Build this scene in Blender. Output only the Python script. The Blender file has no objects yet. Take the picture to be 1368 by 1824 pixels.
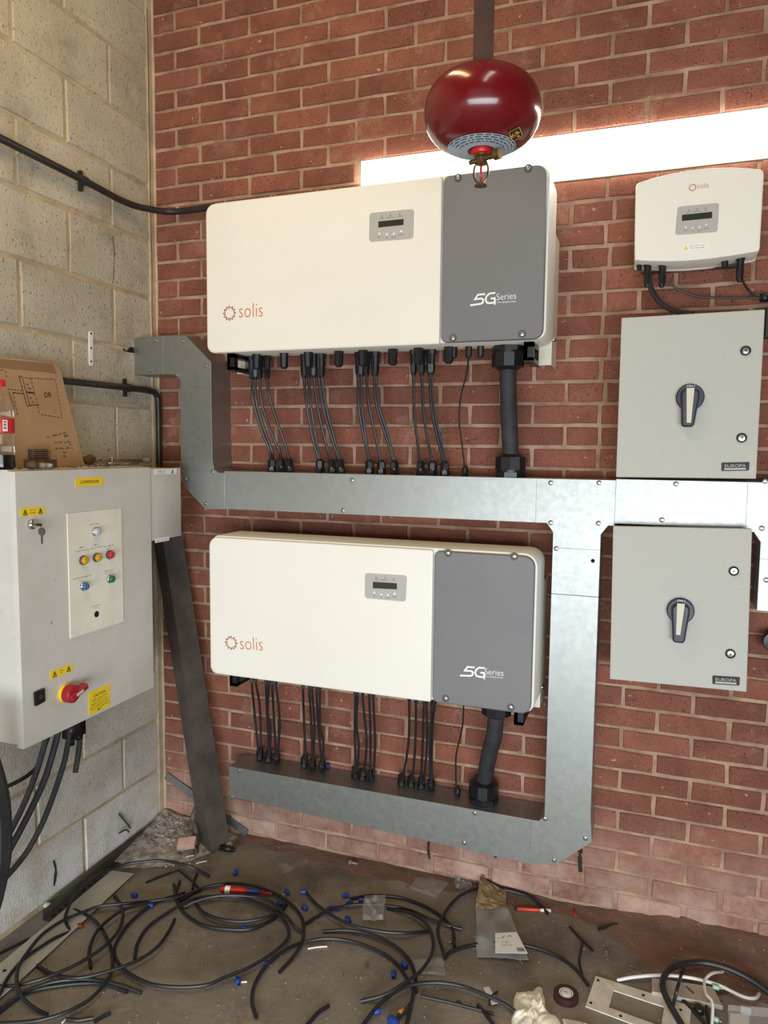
import bpy, bmesh, math, random
from mathutils import Vector, Matrix, noise
random.seed(7)
SC = bpy.context.scene
COL = SC.collection
V = Vector

# ------------------------------------------------------------------ camera
FPX = 1303.38
YAW, PITCH, ROLL = .3468, .0870, .0103
CAM = V((1.9748, -2.6173, 1.6555))
_cy, _sy, _cp, _sp, _cr, _sr = math.cos(YAW), math.sin(YAW), math.cos(PITCH), math.sin(PITCH), math.cos(ROLL), math.sin(ROLL)
W_ = V((-_sy*_cp, _cy*_cp, -_sp))
_r = V((_cy, _sy, 0)); _u = _r.cross(W_)
R_ = _cr*_r + _sr*_u; U_ = -_sr*_r + _cr*_u
cam = bpy.data.objects.new('camera', bpy.data.cameras.new('camera'))
COL.objects.link(cam)
m = Matrix((R_, U_, -W_)).transposed().to_4x4(); m.translation = CAM
cam.matrix_world = m
cam.data.sensor_fit = 'VERTICAL'; cam.data.sensor_height = 36; cam.data.sensor_width = 27
cam.data.lens = FPX/1824*36
cam.data.clip_start = .02
SC.camera = cam

# ------------------------------------------------------------------ light
world = bpy.data.worlds.new('daylight'); SC.world = world; world.use_nodes = True
bg = world.node_tree.nodes['Background']
bg.inputs[0].default_value = (.86, .93, 1.0, 1); bg.inputs[1].default_value = .43
def area(name, loc, target, sx, sy, power, col, spread=math.pi):
    l = bpy.data.lights.new(name, 'AREA'); l.shape = 'RECTANGLE'; l.size = sx; l.size_y = sy
    l.energy = power; l.color = col; l.spread = spread
    o = bpy.data.objects.new(name, l); COL.objects.link(o); o.location = loc
    o.rotation_euler = (V(target)-V(loc)).to_track_quat('-Z', 'Y').to_euler()
    return o
area('open_doorway_daylight', (2.5, -5.0, .80), (1.0, 0, .30), 4.4, 1.4, 118, (.88, .95, 1.0), math.radians(120))
area('ceiling_strip_lamp_near', (.95, -1.6, 3.75), (.8, -1.2, 0), .22, 1.5, 21, (1.0, .73, .36))
area('ceiling_strip_lamp_far', (2.4, -2.9, 4.1), (2.4, -2.4, 0), .3, 1.8, 14, (1.0, .88, .68))
vs = SC.view_settings
vs.view_transform = 'Standard'; vs.look = 'None'; vs.gamma = 1; vs.use_curve_mapping = False; vs.exposure = 0.0

# ------------------------------------------------------------------ pixel -> place helpers
def ray(u, v): return W_ + R_*((u-684)/FPX) - U_*((v-912)/FPX)
def PAX(u, v, ax, val):
    d = ray(u, v); return CAM + d*((val-CAM[ax])/d[ax])
def PX(u, v, x): return PAX(u, v, 0, x)
def PY(u, v, y): return PAX(u, v, 1, y)
def PZ(u, v, z=0.): return PAX(u, v, 2, z)
def PP(u, v, p0, n):
    d = ray(u, v); return CAM + d*((p0-CAM).dot(n)/d.dot(n))
def PD(u, v, depth): return CAM + ray(u, v)*depth
def pix(p):
    d = V(p)-CAM; z = d.dot(W_); return 684+FPX*d.dot(R_)/z, 912-FPX*d.dot(U_)/z

# ------------------------------------------------------------------ materials
def lin(c):
    return tuple(((x/255)/12.92 if x/255 <= .04045 else ((x/255+.055)/1.055)**2.4) for x in c[:3]) + (1,)
MATS = {}
def mat(name, c, c2=None, ns=8., lo=.35, hi=.65, rough=.6, metal=0., bump=0., bs=60., bd=.004, objrand=0., specks=None, spec=None, trans=0., alpha=1., emit=0., smear=None, rough2=None, coat=0., stretch=None, dust=None):
    if name in MATS: return MATS[name]
    mt = bpy.data.materials.new(name); mt.use_nodes = True
    nt = mt.node_tree; N = nt.nodes; L = nt.links; b = N['Principled BSDF']
    tc = N.new('ShaderNodeTexCoord'); geo = N.new('ShaderNodeNewGeometry')
    src = geo.outputs['Position']
    if stretch:
        mp = N.new('ShaderNodeMapping'); mp.inputs['Scale'].default_value = stretch
        L.new(src, mp.inputs[0]); src = mp.outputs[0]
    def noi(scale, det=5., rgh=.6):
        n = N.new('ShaderNodeTexNoise'); n.inputs['Scale'].default_value = scale
        n.inputs['Detail'].default_value = det; n.inputs['Roughness'].default_value = rgh
        L.new(src, n.inputs['Vector']); return n.outputs[0]
    def ramp(o, a, z):
        r = N.new('ShaderNodeMapRange'); r.inputs[1].default_value = a; r.inputs[2].default_value = z
        r.clamp = True; L.new(o, r.inputs[0]); return r.outputs[0]
    def mix(f, A, B):
        x = N.new('ShaderNodeMix'); x.data_type = 'RGBA'
        if isinstance(f, float): x.inputs[0].default_value = f
        else: L.new(f, x.inputs[0])
        for i, y in ((6, A), (7, B)):
            if isinstance(y, tuple): x.inputs[i].default_value = y
            else: L.new(y, x.inputs[i])
        return x.outputs[2]
    col = lin(c)
    if c2: col = mix(ramp(noi(ns), lo, hi), col, lin(c2))
    for sp in (smear or []):
        cs, sc, a, z = sp; col = mix(ramp(noi(sc, 6., .7), a, z), col, lin(cs))
    for sp in (specks or []):
        cs, sc, a, z = sp; col = mix(ramp(noi(sc, 2., .5), a, z), col, lin(cs))
    if dust:   # dust and salts low on the brick, paler foot on the blocks, ragged upper edge
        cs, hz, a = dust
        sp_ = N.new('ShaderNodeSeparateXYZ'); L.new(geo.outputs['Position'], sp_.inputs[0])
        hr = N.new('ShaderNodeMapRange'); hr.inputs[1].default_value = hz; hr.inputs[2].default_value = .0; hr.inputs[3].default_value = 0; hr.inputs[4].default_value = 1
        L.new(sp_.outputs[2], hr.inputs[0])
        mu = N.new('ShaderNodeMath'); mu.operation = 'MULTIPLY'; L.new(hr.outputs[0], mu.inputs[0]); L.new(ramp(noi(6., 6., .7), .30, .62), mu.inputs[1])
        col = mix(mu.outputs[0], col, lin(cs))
    if objrand:
        oi = N.new('ShaderNodeObjectInfo'); ad = N.new('ShaderNodeMath'); ad.operation = 'ADD'
        L.new(oi.outputs['Random'], ad.inputs[0]); L.new(geo.outputs['Random Per Island'], ad.inputs[1])
        fr = N.new('ShaderNodeMath'); fr.operation = 'FRACT'; L.new(ad.outputs[0], fr.inputs[0])
        hs = N.new('ShaderNodeHueSaturation'); mr = N.new('ShaderNodeMapRange')
        mr.inputs[3].default_value = 1-objrand; mr.inputs[4].default_value = 1+objrand
        L.new(fr.outputs[0], mr.inputs[0]); L.new(mr.outputs[0], hs.inputs['Value'])
        if isinstance(col, tuple): hs.inputs['Color'].default_value = col
        else: L.new(col, hs.inputs['Color'])
        col = hs.outputs[0]
    if isinstance(col, tuple): b.inputs['Base Color'].default_value = col
    else: L.new(col, b.inputs['Base Color'])
    b.inputs['Metallic'].default_value = metal
    if rough2 is not None:
        q = N.new('ShaderNodeMapRange'); q.inputs[1].default_value = .35; q.inputs[2].default_value = .65
        q.inputs[3].default_value = rough; q.inputs[4].default_value = rough2; L.new(noi(ns*1.7), q.inputs[0])
        L.new(q.outputs[0], b.inputs['Roughness'])
    else: b.inputs['Roughness'].default_value = rough
    if spec is not None: b.inputs['Specular IOR Level'].default_value = spec
    if trans: b.inputs['Transmission Weight'].default_value = trans; b.inputs['IOR'].default_value = 1.3
    if coat: b.inputs['Coat Weight'].default_value = coat; b.inputs['Coat Roughness'].default_value = .05
    if alpha < 1: b.inputs['Alpha'].default_value = alpha
    if emit:
        b.inputs['Emission Color'].default_value = lin(c); b.inputs['Emission Strength'].default_value = emit
    if bump:
        bp = N.new('ShaderNodeBump'); bp.inputs['Strength'].default_value = bump; bp.inputs['Distance'].default_value = bd
        L.new(noi(bs, 6., .65), bp.inputs['Height']); L.new(bp.outputs[0], b.inputs['Normal'])
    MATS[name] = mt
    return mt
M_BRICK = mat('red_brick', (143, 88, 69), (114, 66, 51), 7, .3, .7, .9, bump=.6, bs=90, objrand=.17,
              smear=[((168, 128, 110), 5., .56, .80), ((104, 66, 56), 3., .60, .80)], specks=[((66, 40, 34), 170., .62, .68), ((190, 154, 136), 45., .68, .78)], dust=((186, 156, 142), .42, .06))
M_MORTAR = mat('mortar', (182, 152, 128), (140, 108, 88), 9, .35, .65, .95, bump=.8, bs=90, smear=[((120, 92, 76), 5., .58, .76)])
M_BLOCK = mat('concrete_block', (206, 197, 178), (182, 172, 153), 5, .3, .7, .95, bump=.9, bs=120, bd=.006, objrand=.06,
              specks=[((140, 131, 116), 90., .60, .70)], smear=[((132, 123, 109), 2.6, .54, .76), ((104, 97, 86), 9., .62, .80), ((226, 222, 214), 4., .62, .80)], dust=((230, 227, 223), .9, .05))  # last colour whitens the blocks in patches towards the floor
M_BMORTAR = mat('block_mortar', (196, 176, 144), (164, 146, 120), 9, rough=.95, bump=.5, bs=90)
M_FLOOR = mat('dirty_concrete', (154, 144, 132), (116, 107, 98), 2.0, .32, .68, .78, bump=.5, bs=45,
              smear=[((186, 172, 152), 4., .58, .80), ((86, 78, 72), 1.7, .52, .74), ((78, 68, 62), 9., .60, .76)], specks=[((190, 180, 168), 60., .72, .76)])
M_CEIL = mat('ceiling_sheet', (150, 146, 138), rough=.9)
M_CREAM = mat('cream_powder_coat', (235, 231, 221), (230, 226, 216), 2, rough=.42)
M_GREYC = mat('grey_powder_coat', (118, 117, 119), (112, 111, 114), 3, rough=.5)
M_GALV = mat('galvanised_steel', (166, 168, 164), (157, 160, 158), 30, .3, .7, .42, metal=.9, rough2=.47)
M_GALVE = mat('galvanised_edge', (215, 218, 218), rough=.3, metal=.9)
M_SCREW = mat('bright_screw', (205, 205, 200), (120, 118, 112), 300, rough=.3, metal=.9)
M_BLACK = mat('black_plastic', (22, 22, 25), rough=.38)
M_CABLE = mat('black_cable', (26, 26, 29), (36, 36, 38), 20, rough=.42)
M_CABLEG = mat('dusty_cable', (52, 52, 54), (38, 38, 40), 25, rough=.55)
M_RUBBER = mat('matt_rubber', (36, 37, 40), (52, 52, 54), 18, rough=.7)
M_BOX = mat('textured_grey_enclosure', (192, 191, 183), rough=.38, bump=.9, bs=170, bd=.004)
M_BOXS = mat('enclosure_side', (188, 186, 176), rough=.5)
M_CAB = mat('light_grey_cabinet', (206, 203, 196), (196, 192, 184), 5, rough=.5, specks=[((150, 146, 138), 40., .74, .79)])
M_PANEL = mat('ivory_panel', (232, 228, 214), (222, 217, 202), 9, rough=.5)
M_YEL = mat('yellow_sticker', (238, 206, 40), rough=.5)
M_INK = mat('black_print', (28, 26, 26), rough=.6)
M_INKG = mat('grey_print', (92, 90, 86), rough=.6)
M_ORANGE = mat('orange_print', (206, 112, 66), rough=.6)
M_BROWNP = mat('brown_print', (124, 66, 44), rough=.6)
M_WPRINT = mat('white_print', (236, 236, 236), rough=.5)
M_SILVERP = mat('silver_keypad', (176, 172, 168), rough=.45)
M_LCD = mat('lcd', (52, 54, 44), rough=.15)
M_CHROME = mat('chrome', (200, 198, 192), rough=.18, metal=1.)
M_BRASS = mat('aged_brass', (150, 124, 84), (96, 78, 54), 60, rough=.35, metal=.9)
M_RED = mat('gloss_red', (108, 14, 20), rough=.22, coat=.4)
M_REDP = mat('red_plastic', (196, 30, 34), rough=.35)
M_REDD = mat('dark_red_switch', (156, 26, 38), rough=.4)
M_STEEL = mat('dark_steel', (92, 84, 78), (72, 66, 62), 10, rough=.5, metal=.2, smear=[((120, 112, 104), 6., .62, .82)])
M_STRAP = mat('rusty_brown_steel', (78, 48, 38), (56, 36, 30), 14, rough=.6, metal=.2)
M_PIPE = mat('black_conduit', (48, 46, 44), (34, 33, 32), 20, rough=.42, smear=[((96, 92, 84), 18., .62, .8)])
M_CARD = mat('cardboard', (184, 150, 116), (168, 134, 102), 4, rough=.85, smear=[((108, 80, 56), 3.5, .6, .85)])
M_BLUE = mat('blue_plastic', (34, 62, 148), rough=.4)
M_BLUEB = mat('blue_button', (58, 96, 150), rough=.3)
M_GRNB = mat('green_button', (40, 98, 62), rough=.3)
M_AMB = mat('amber_button', (196, 150, 26), rough=.3)
M_REDB = mat('red_button', (190, 34, 46), rough=.3)
M_WHB = mat('clear_white_button', (184, 186, 196), rough=.2)
M_NAVY = mat('navy_switch', (24, 26, 44), rough=.4)
M_TAN = mat('tan_insert', (206, 196, 176), rough=.5)
M_PAPER = mat('paper', (236, 234, 230), rough=.8)
M_TISSUE = mat('cream_tissue', (238, 230, 206), (246, 243, 232), 14, rough=.85)
M_BAG = mat('clear_polythene', (200, 200, 198), rough=.15, alpha=.22)
M_BAGG = mat('grey_polythene', (176, 176, 176), rough=.25, alpha=.55)
M_BROWN = mat('brown_paper', (150, 128, 92), (122, 100, 68), 20, rough=.85)
M_TAPE = mat('maroon_tape', (62, 34, 34), rough=.45)
M_DUST = mat('red_dust', (132, 98, 82), (104, 84, 73), 10, rough=.95, bump=.8, bs=80, specks=[((186, 176, 166), 90., .70, .75)])
M_RUBBLE = mat('grey_rubble', (186, 178, 170), (120, 110, 104), 30, rough=.95, objrand=.25)
M_WHT = mat('white_cable', (226, 226, 224), rough=.45)
M_PALEM = mat('pale_painted_strip', (192, 188, 176), (176, 172, 160), 6, rough=.5)
M_COPPER = mat('copper', (176, 96, 62), rough=.35, metal=.8)
M_ORG = mat('orange_plastic', (226, 84, 60), rough=.4)
M_COLA = mat('dark_cola', (30, 14, 10), rough=.15)
M_PET = mat('clear_pet', (240, 244, 242), rough=.03, trans=1.0)
M_GLOW = mat('daylight_glass', (255, 250, 236), rough=.4, emit=11.0)
M_FRAME = mat('white_frame', (214, 206, 186), rough=.5)
M_MINT = mat('mint_plastic', (170, 206, 188), rough=.4)
M_WOOD = mat('dirty_brown_block', (112, 84, 62), (84, 62, 46), 16, rough=.9)
M_REDBOTTLE = mat('red_label', (196, 28, 40), rough=.45)
M_HOLE = mat('black_hole', (6, 6, 6), rough=.95)
M_LABELB = mat('pale_blue_label', (176, 190, 204), rough=.4)
M_CRACK = mat('dark_crack', (44, 40, 36), rough=.95)

# ------------------------------------------------------------------ mesh helpers
def box(bm, a, b):
    x0, y0, z0 = (min(a[i], b[i]) for i in range(3)); x1, y1, z1 = (max(a[i], b[i]) for i in range(3))
    v = [bm.verts.new(p) for p in ((x0,y0,z0),(x1,y0,z0),(x1,y1,z0),(x0,y1,z0),(x0,y0,z1),(x1,y0,z1),(x1,y1,z1),(x0,y1,z1))]
    for f in ((0,3,2,1),(4,5,6,7),(0,1,5,4),(1,2,6,5),(2,3,7,6),(3,0,4,7)): bm.faces.new([v[i] for i in f])
def loft(bm, rings, cap0=True, cap1=True, closed=True):
    R = [[bm.verts.new(p) for p in r] for r in rings]
    n = len(R[0])
    for a, b in zip(R, R[1:]):
        for i in range(n if closed else n-1):
            j = (i+1) % n; bm.faces.new((a[i], a[j], b[j], b[i]))
    if cap0: bm.faces.new(R[0][::-1])
    if cap1: bm.faces.new(R[-1])
    return R
def frame(d):
    d = V(d).normalized(); a = V((0,0,1)) if abs(d.z) < .9 else V((1,0,0))
    x = a.cross(d).normalized(); return x, d.cross(x), d
def cyl(bm, p0, p1, r0, r1=None, seg=12, rot=0.):
    p0, p1 = V(p0), V(p1); r1 = r0 if r1 is None else r1
    x, y, d = frame(p1-p0)
    an = [2*math.pi*(i/seg)+rot for i in range(seg)]
    loft(bm, [[p0+(x*math.cos(t)+y*math.sin(t))*r0 for t in an], [p1+(x*math.cos(t)+y*math.sin(t))*r1 for t in an]])
def lathe(bm, org, axis, prof, seg=24):
    org = V(org); x, y, d = frame(axis)
    an = [2*math.pi*i/seg for i in range(seg)]
    loft(bm, [[org+d*h+(x*math.cos(t)+y*math.sin(t))*max(r, 1e-5) for t in an] for r, h in prof])
def smooth_path(pts, k=6):
    pts = [V(p) for p in pts]
    if len(pts) < 3: return [pts[0].lerp(pts[-1], i/4) for i in range(5)]
    q = [2*pts[0]-pts[1]] + pts + [2*pts[-1]-pts[-2]]; out = []
    for i in range(1, len(q)-2):
        a, b, c, d = q[i-1:i+3]
        for s in range(k):
            t = s/k
            out.append(.5*((2*b)+(c-a)*t+(2*a-5*b+4*c-d)*t*t+(3*b-a-3*c+d)*t**3))
    return out+[pts[-1]]
def tube(bm, pts, r, seg=8, k=6, smooth=True):
    P = smooth_path(pts, k) if smooth else [V(p) for p in pts]
    x = None; rings = []
    for i, p in enumerate(P):
        d = (P[min(i+1, len(P)-1)]-P[max(i-1, 0)])
        if d.length < 1e-7: d = V((0,0,1))
        d.normalize()
        if x is None: x, y, _ = frame(d)
        x = (x-d*x.dot(d)).normalized(); y = d.cross(x)
        rr = r(i/(len(P)-1)) if callable(r) else r
        rings.append([p+(x*math.cos(2*math.pi*j/seg)+y*math.sin(2*math.pi*j/seg))*rr for j in range(seg)])
    loft(bm, rings)
def inset(pts, n, c):
    N = len(pts); out = []
    area = V((0,0,0))
    for i in range(N): area += (pts[i]-pts[0]).cross(pts[(i+1) % N]-pts[0])
    s = 1 if area.dot(n) > 0 else -1
    for i in range(N):
        e0 = (pts[i]-pts[i-1]).normalized(); e1 = (pts[(i+1) % N]-pts[i]).normalized()
        n0, n1 = n.cross(e0)*s, n.cross(e1)*s
        b = n0+n1
        b = b/max(b.dot(n0), .3) if b.length > 1e-6 else n0
        out.append(pts[i]+b*c)
    return out
def prism(bm, pts, n, depth, ch=0.):
    n = V(n).normalized(); pts = [V(p) for p in pts]
    area = V((0,0,0))
    for i in range(len(pts)): area += (pts[i]-pts[0]).cross(pts[(i+1) % len(pts)]-pts[0])
    if area.dot(n) < 0: pts = pts[::-1]
    rings = [[p-n*depth for p in pts]]
    if ch:
        rings += [[p-n*ch for p in pts]]
        mid = inset(pts, n, ch*.3); rings += [[p-n*ch*.3 for p in mid], inset(pts, n, ch)]
    else: rings += [pts]
    loft(bm, rings)
def rquad(c, r, seg=5):
    """rounded quad: corners TL TR BR BL (Vectors); r one radius or four"""
    c = [V(p) for p in c]; rr = r if isinstance(r, (list, tuple)) else [r]*4
    out = []
    for i in range(4):
        p, a, b = c[i], c[i-1], c[(i+1) % 4]
        if rr[i] <= 0: out.append(p); continue
        ea, eb = (a-p).normalized()*rr[i], (b-p).normalized()*rr[i]
        for k in range(seg+1):
            t = k/seg*math.pi/2
            out.append(p+ea*(1-math.sin(t))+eb*(1-math.cos(t)))
    return out
def ribbon(bm, pts, w, n, proud=.0006):
    n = V(n).normalized(); P = [V(p)+n*proud for p in pts]
    L, Rr = [], []
    for i, p in enumerate(P):
        ds = []
        if i: ds.append((p-P[i-1]).normalized())
        if i < len(P)-1: ds.append((P[i+1]-p).normalized())
        d = sum(ds, V((0,0,0)))
        d = d.normalized() if d.length > 1e-6 else ds[0]
        s = n.cross(d).normalized(); s = s/max(abs(s.dot(n.cross(ds[0]))), .5)
        L.append(bm.verts.new(p+s*w/2)); Rr.append(bm.verts.new(p-s*w/2))
    for i in range(len(P)-1): bm.faces.new((L[i], Rr[i], Rr[i+1], L[i+1]))
def new(): return bmesh.new()
ORG = {}
def link(name, me, mt, org, parent=None, smooth=None):
    o = bpy.data.objects.new(name, me); COL.objects.link(o)
    if not me.materials: me.materials.append(mt)
    if parent is not None: o.parent = parent; o.location = V(org)-ORG[parent.name]
    else: o.location = org
    ORG[o.name] = V(org)
    return o
def finish(bm, name, smooth=True, recalc=True):
    if recalc: bmesh.ops.recalc_face_normals(bm, faces=bm.faces[:])
    me = bpy.data.meshes.new(name)
    if smooth:
        for f in bm.faces: f.smooth = len(f.verts) <= 4
        for e in bm.edges:
            if len(e.link_faces) != 2 or e.calc_face_angle(0) > .6: e.smooth = False
    bm.to_mesh(me); bm.free(); return me
def part(name, bm, mt, parent, smooth=True, label=None, stuff=False):
    org = ORG[parent.name]
    bmesh.ops.translate(bm, verts=bm.verts[:], vec=-org)
    o = link(name, finish(bm, name, smooth), mt, org, parent)
    if label: o['label'] = label
    if stuff: o['kind'] = 'stuff'
    return o
def tag(o, label, cat, group=None, kind=None):
    o['label'] = label; o['category'] = cat
    if group: o['group'] = group
    if kind: o['kind'] = kind
    return o
def thing(name, label, cat, loc, group=None):
    o = bpy.data.objects.new(name, None); COL.objects.link(o); o.location = loc; o.empty_display_size = .05
    ORG[o.name] = V(loc); return tag(o, label, cat, group)
def solo(name, bm, mt, label, cat, group=None, kind=None, smooth=True):
    vs_ = [v.co for v in bm.verts]
    org = V(((min(p.x for p in vs_)+max(p.x for p in vs_))/2, (min(p.y for p in vs_)+max(p.y for p in vs_))/2, min(p.z for p in vs_)))
    bmesh.ops.translate(bm, verts=bm.verts[:], vec=-org)
    return tag(link(name, finish(bm, name, smooth), mt, org), label, cat, group, kind)
def struct(name, bm, mt, label=None, smooth=False):
    o = link(name, finish(bm, name, smooth), mt, V((0,0,0))); o['kind'] = 'structure'
    o['label'] = label or name.replace('_', ' '); o['category'] = name.split('_')[0]
    return o
_T = {}
def tmesh(s, thin=0.):
    if (s, thin) in _T: return _T[(s, thin)]
    cu = bpy.data.curves.new('t', 'FONT'); cu.body = s; cu.resolution_u = 3; cu.offset = -thin
    o = bpy.data.objects.new('t', cu); COL.objects.link(o)
    bpy.context.view_layer.update()
    me = bpy.data.meshes.new_from_object(o.evaluated_get(bpy.context.evaluated_depsgraph_get()))
    vv = [v.co.copy() for v in me.vertices]; ff = [list(p.vertices) for p in me.polygons]
    bpy.data.objects.remove(o); bpy.data.curves.remove(cu); bpy.data.meshes.remove(me)
    x0 = min(p.x for p in vv); x1 = max(p.x for p in vv)
    _T[(s, thin)] = ([V((p.x-x0, p.y, 0)) for p in vv], ff, x1-x0); return _T[(s, thin)]
def text(bm, s, A, B, n, proud=.0008, hs=1., thin=0.):
    vv, ff, w = tmesh(s, thin); A, B, n = V(A), V(B), V(n)
    ex = (B-A).normalized(); up = n.cross(ex).normalized(); k = (B-A).length/w
    bv = [bm.verts.new(A+ex*p.x*k+up*p.y*k*hs+n*proud) for p in vv]
    for f in ff:
        try: bm.faces.new([bv[i] for i in f])
        except ValueError: pass
def scribble(bm, A, B, n, h, w, seed, proud=.0008, words=True):
    rnd = random.Random(seed); A, B, n = V(A), V(B), V(n); L = (B-A).length
    ex = (B-A)/L; up = n.cross(ex).normalized(); x = 0.
    while x < L:
        wl = rnd.uniform(1.5, 4.)*h; pts = []; t = 0
        while t < wl and x+t < L:
            pts.append(A+ex*(x+t)+up*rnd.uniform(0, h)); t += h*.35
        if len(pts) > 1: ribbon(bm, pts, w, n, proud)
        x += wl+h*.7
NB = V((0,-1,0)); NL = V((1,0,0)); NU = V((0,0,1))
def disc(bm, c, n, r, h, seg=14, dome=0.):
    c, n = V(c), V(n); x, y, d = frame(n)
    prof = [(r, 0), (r, h)] + ([(r*.8, h+dome*.7), (r*.4, h+dome)] if dome else [(r*.85, h*1.15)])
    lathe(bm, c, n, prof, seg)

# ================================================================== SETTING
def ragged(x0, x1, z0, z1, j, rn):
    q = []
    for k in range(3): q.append((x0+(x1-x0)*(0, .3, .7)[k], z0))
    q += [(x1, z0), (x1, (z0+z1)/2)]
    for k in range(3): q.append((x1-(x1-x0)*(0, .3, .7)[k], z1))
    q += [(x0, z1), (x0, (z0+z1)/2)]
    return [(x+rn.uniform(-j, j), z+rn.uniform(-j, j)) for x, z in q]
def blockmesh(name, lx, lz, axis, depth=.03, ch=.004, jit=0., rn=random.Random(1)):
    """unit piece with chamfered face; outward face at 0; axis 0: face -Y (length along X), axis 1: face +X (length along Y)"""
    bm = new(); n = NB if axis == 0 else NL
    P = [V((x, 0, z)) if axis == 0 else V((0, x, z)) for x, z in ragged(-lx/2, lx/2, -lz/2, lz/2, jit, rn)]
    area_n = (P[3]-P[0]).cross(P[5]-P[3])
    if area_n.dot(n) < 0: P = P[::-1]
    loft(bm, [[p-n*depth for p in P], [p-n*ch for p in P], inset(P, n, ch)], cap0=False)
    return finish(bm, name, False)
bm = new(); box(bm, (-.3, -8.5, -.12), (6.2, .3, 0)); floor = struct('floor', bm, M_FLOOR, 'dirty dark concrete floor littered with offcuts')
bm = new(); box(bm, (-.3, -8.5, 4.3), (6.2, .3, 4.4)); struct('ceiling', bm, M_CEIL)
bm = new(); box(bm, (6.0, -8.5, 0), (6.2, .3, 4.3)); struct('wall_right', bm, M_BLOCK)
# window slot
WX0, WZ0, WZ1 = .924, 2.5625, 2.7155
bm = new(); yb = .0045
box(bm, (0, yb, 0), (6, .2, WZ0-.004)); box(bm, (0, yb, WZ1+.004), (6, .2, 4.3)); box(bm, (0, yb, WZ0-.004), (WX0-.004, .2, WZ1+.004)); box(bm, (3.0, yb, WZ0-.004), (6, .2, WZ1+.004))
wall_back = struct('wall_back', bm, M_MORTAR, 'red brick back wall with pale mortar joints')
bm = new(); box(bm, (-.2, -8.5, 0), (-.005, .006, 4.3))
wall_left = struct('wall_left', bm, M_BMORTAR, 'pale concrete block wall on the left')
# bricks
OCC = [(366,315,988,628),(372,952,965,1270),(400,842,1368,930),(1098,560,1365,850),(1090,938,1338,1225),(975,930,1062,1500),(415,1370,960,1500),(640,250,1368,310),(1135,310,1355,465),(0,830,325,960),(760,110,960,290),(322,690,378,815)]
def vis(x0, x1, z0, z1):
    a = 0; N = 0
    for i in range(5):
        for j in range(3):
            u, v = pix((x0+(x1-x0)*(i+.5)/5, 0, z0+(z1-z0)*(j+.5)/3)); N += 1
            if 0 <= u < 1368 and 0 <= v < 1824 and not any(p[0] < u < p[2] and p[1] < v < p[3] for p in OCC): a += 1
    p, q = pix((x0, 0, z0)), pix((x1, 0, z1))
    return a/N*abs((p[0]-q[0])*(p[1]-q[1]))
ZT = 3.39; BR = []
for n in range(-9, 46):
    z1 = ZT-.075*(n-1)-.0058; z0 = ZT-.075*n+.0058
    if z1 > 4.29: continue
    px_ = [.002]
    x = .112 if n % 2 else .225
    while x < 3.3: px_.append(x); x += .226
    if n % 2 and 11 <= n <= 25: px_ = sorted(px_+[1.822+.012*math.sin(n*2.1)])
    for a, b in zip(px_, px_[1:]):
        a += .0062 if a > .01 else 0; b -= .0062
        segs = [(a, b)]
        if n in (10, 11):
            segs = [(a, min(b, WX0-.006))] if a < WX0-.04 else []
        for s in segs: BR.append((vis(s[0], s[1], z0, z1), s[0], s[1], z0, z1))
BR.sort(reverse=True)
bme = blockmesh('brick', 1, 1, 0, .03, .0)  # replaced below per width class
bpy.data.meshes.remove(bme)
CLS = {}
rnd = random.Random(3)
def brick_mesh(w):
    key = round(w, 2)
    if key not in CLS:
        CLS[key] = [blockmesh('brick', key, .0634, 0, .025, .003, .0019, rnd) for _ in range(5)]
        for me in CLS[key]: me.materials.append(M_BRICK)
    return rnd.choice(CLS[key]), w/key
rest = new()
for i, (a, x0, x1, z0, z1) in enumerate(BR):
    cx, cz = (x0+x1)/2, (z0+z1)/2
    dy = rnd.uniform(-.0025, .0015)
    if i < 298 and a > 60:
        me, s = brick_mesh(x1-x0)
        o = bpy.data.objects.new('brick', me); COL.objects.link(o); o.parent = wall_back
        o.location = (cx, dy, cz+rnd.uniform(-.001, .001)); o.scale = (s*rnd.uniform(.985, 1.0), 1, rnd.uniform(.96, 1.02))
        o.rotation_euler = (rnd.uniform(-.012, .012), rnd.uniform(-.004, .004), rnd.uniform(-.006, .006))
    else:
        P = [V((x, dy, z)) for x, z in ragged(x0, x1, z0, z1, .0017, rnd)]
        loft(rest, [[p-NB*.025 for p in P], [p-NB*.0035 for p in P], inset(P, NB, .0035)], cap0=False)
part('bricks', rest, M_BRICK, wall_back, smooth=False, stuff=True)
# concrete blocks
CB = {}
for r in range(-5, 16):
    z1 = ZT-.225*r-.006; z0 = max(ZT-.225*(r+1)+.006, .002)
    if z0 > 4.28 or z1 < .03: continue
    z1 = min(z1, 4.29)
    ys = [-.028]; y = -.258 if r % 2 else -.483
    while y > -3.2: ys.append(y); y -= .45
    for a, b in zip(ys, ys[1:]):
        y1, y0 = a-.006, b+.006
        key = (round(y1-y0, 3), round(z1-z0, 3), r % 3)
        if key not in CB:
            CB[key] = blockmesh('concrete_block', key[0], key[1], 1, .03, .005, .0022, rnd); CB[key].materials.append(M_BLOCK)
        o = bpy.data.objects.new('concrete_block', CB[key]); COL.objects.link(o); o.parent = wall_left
        o.location = (rnd.uniform(-.002, .001), (y0+y1)/2, (z0+z1)/2); o.rotation_euler = (0, rnd.uniform(-.003, .003), rnd.uniform(-.003, .003))
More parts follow.
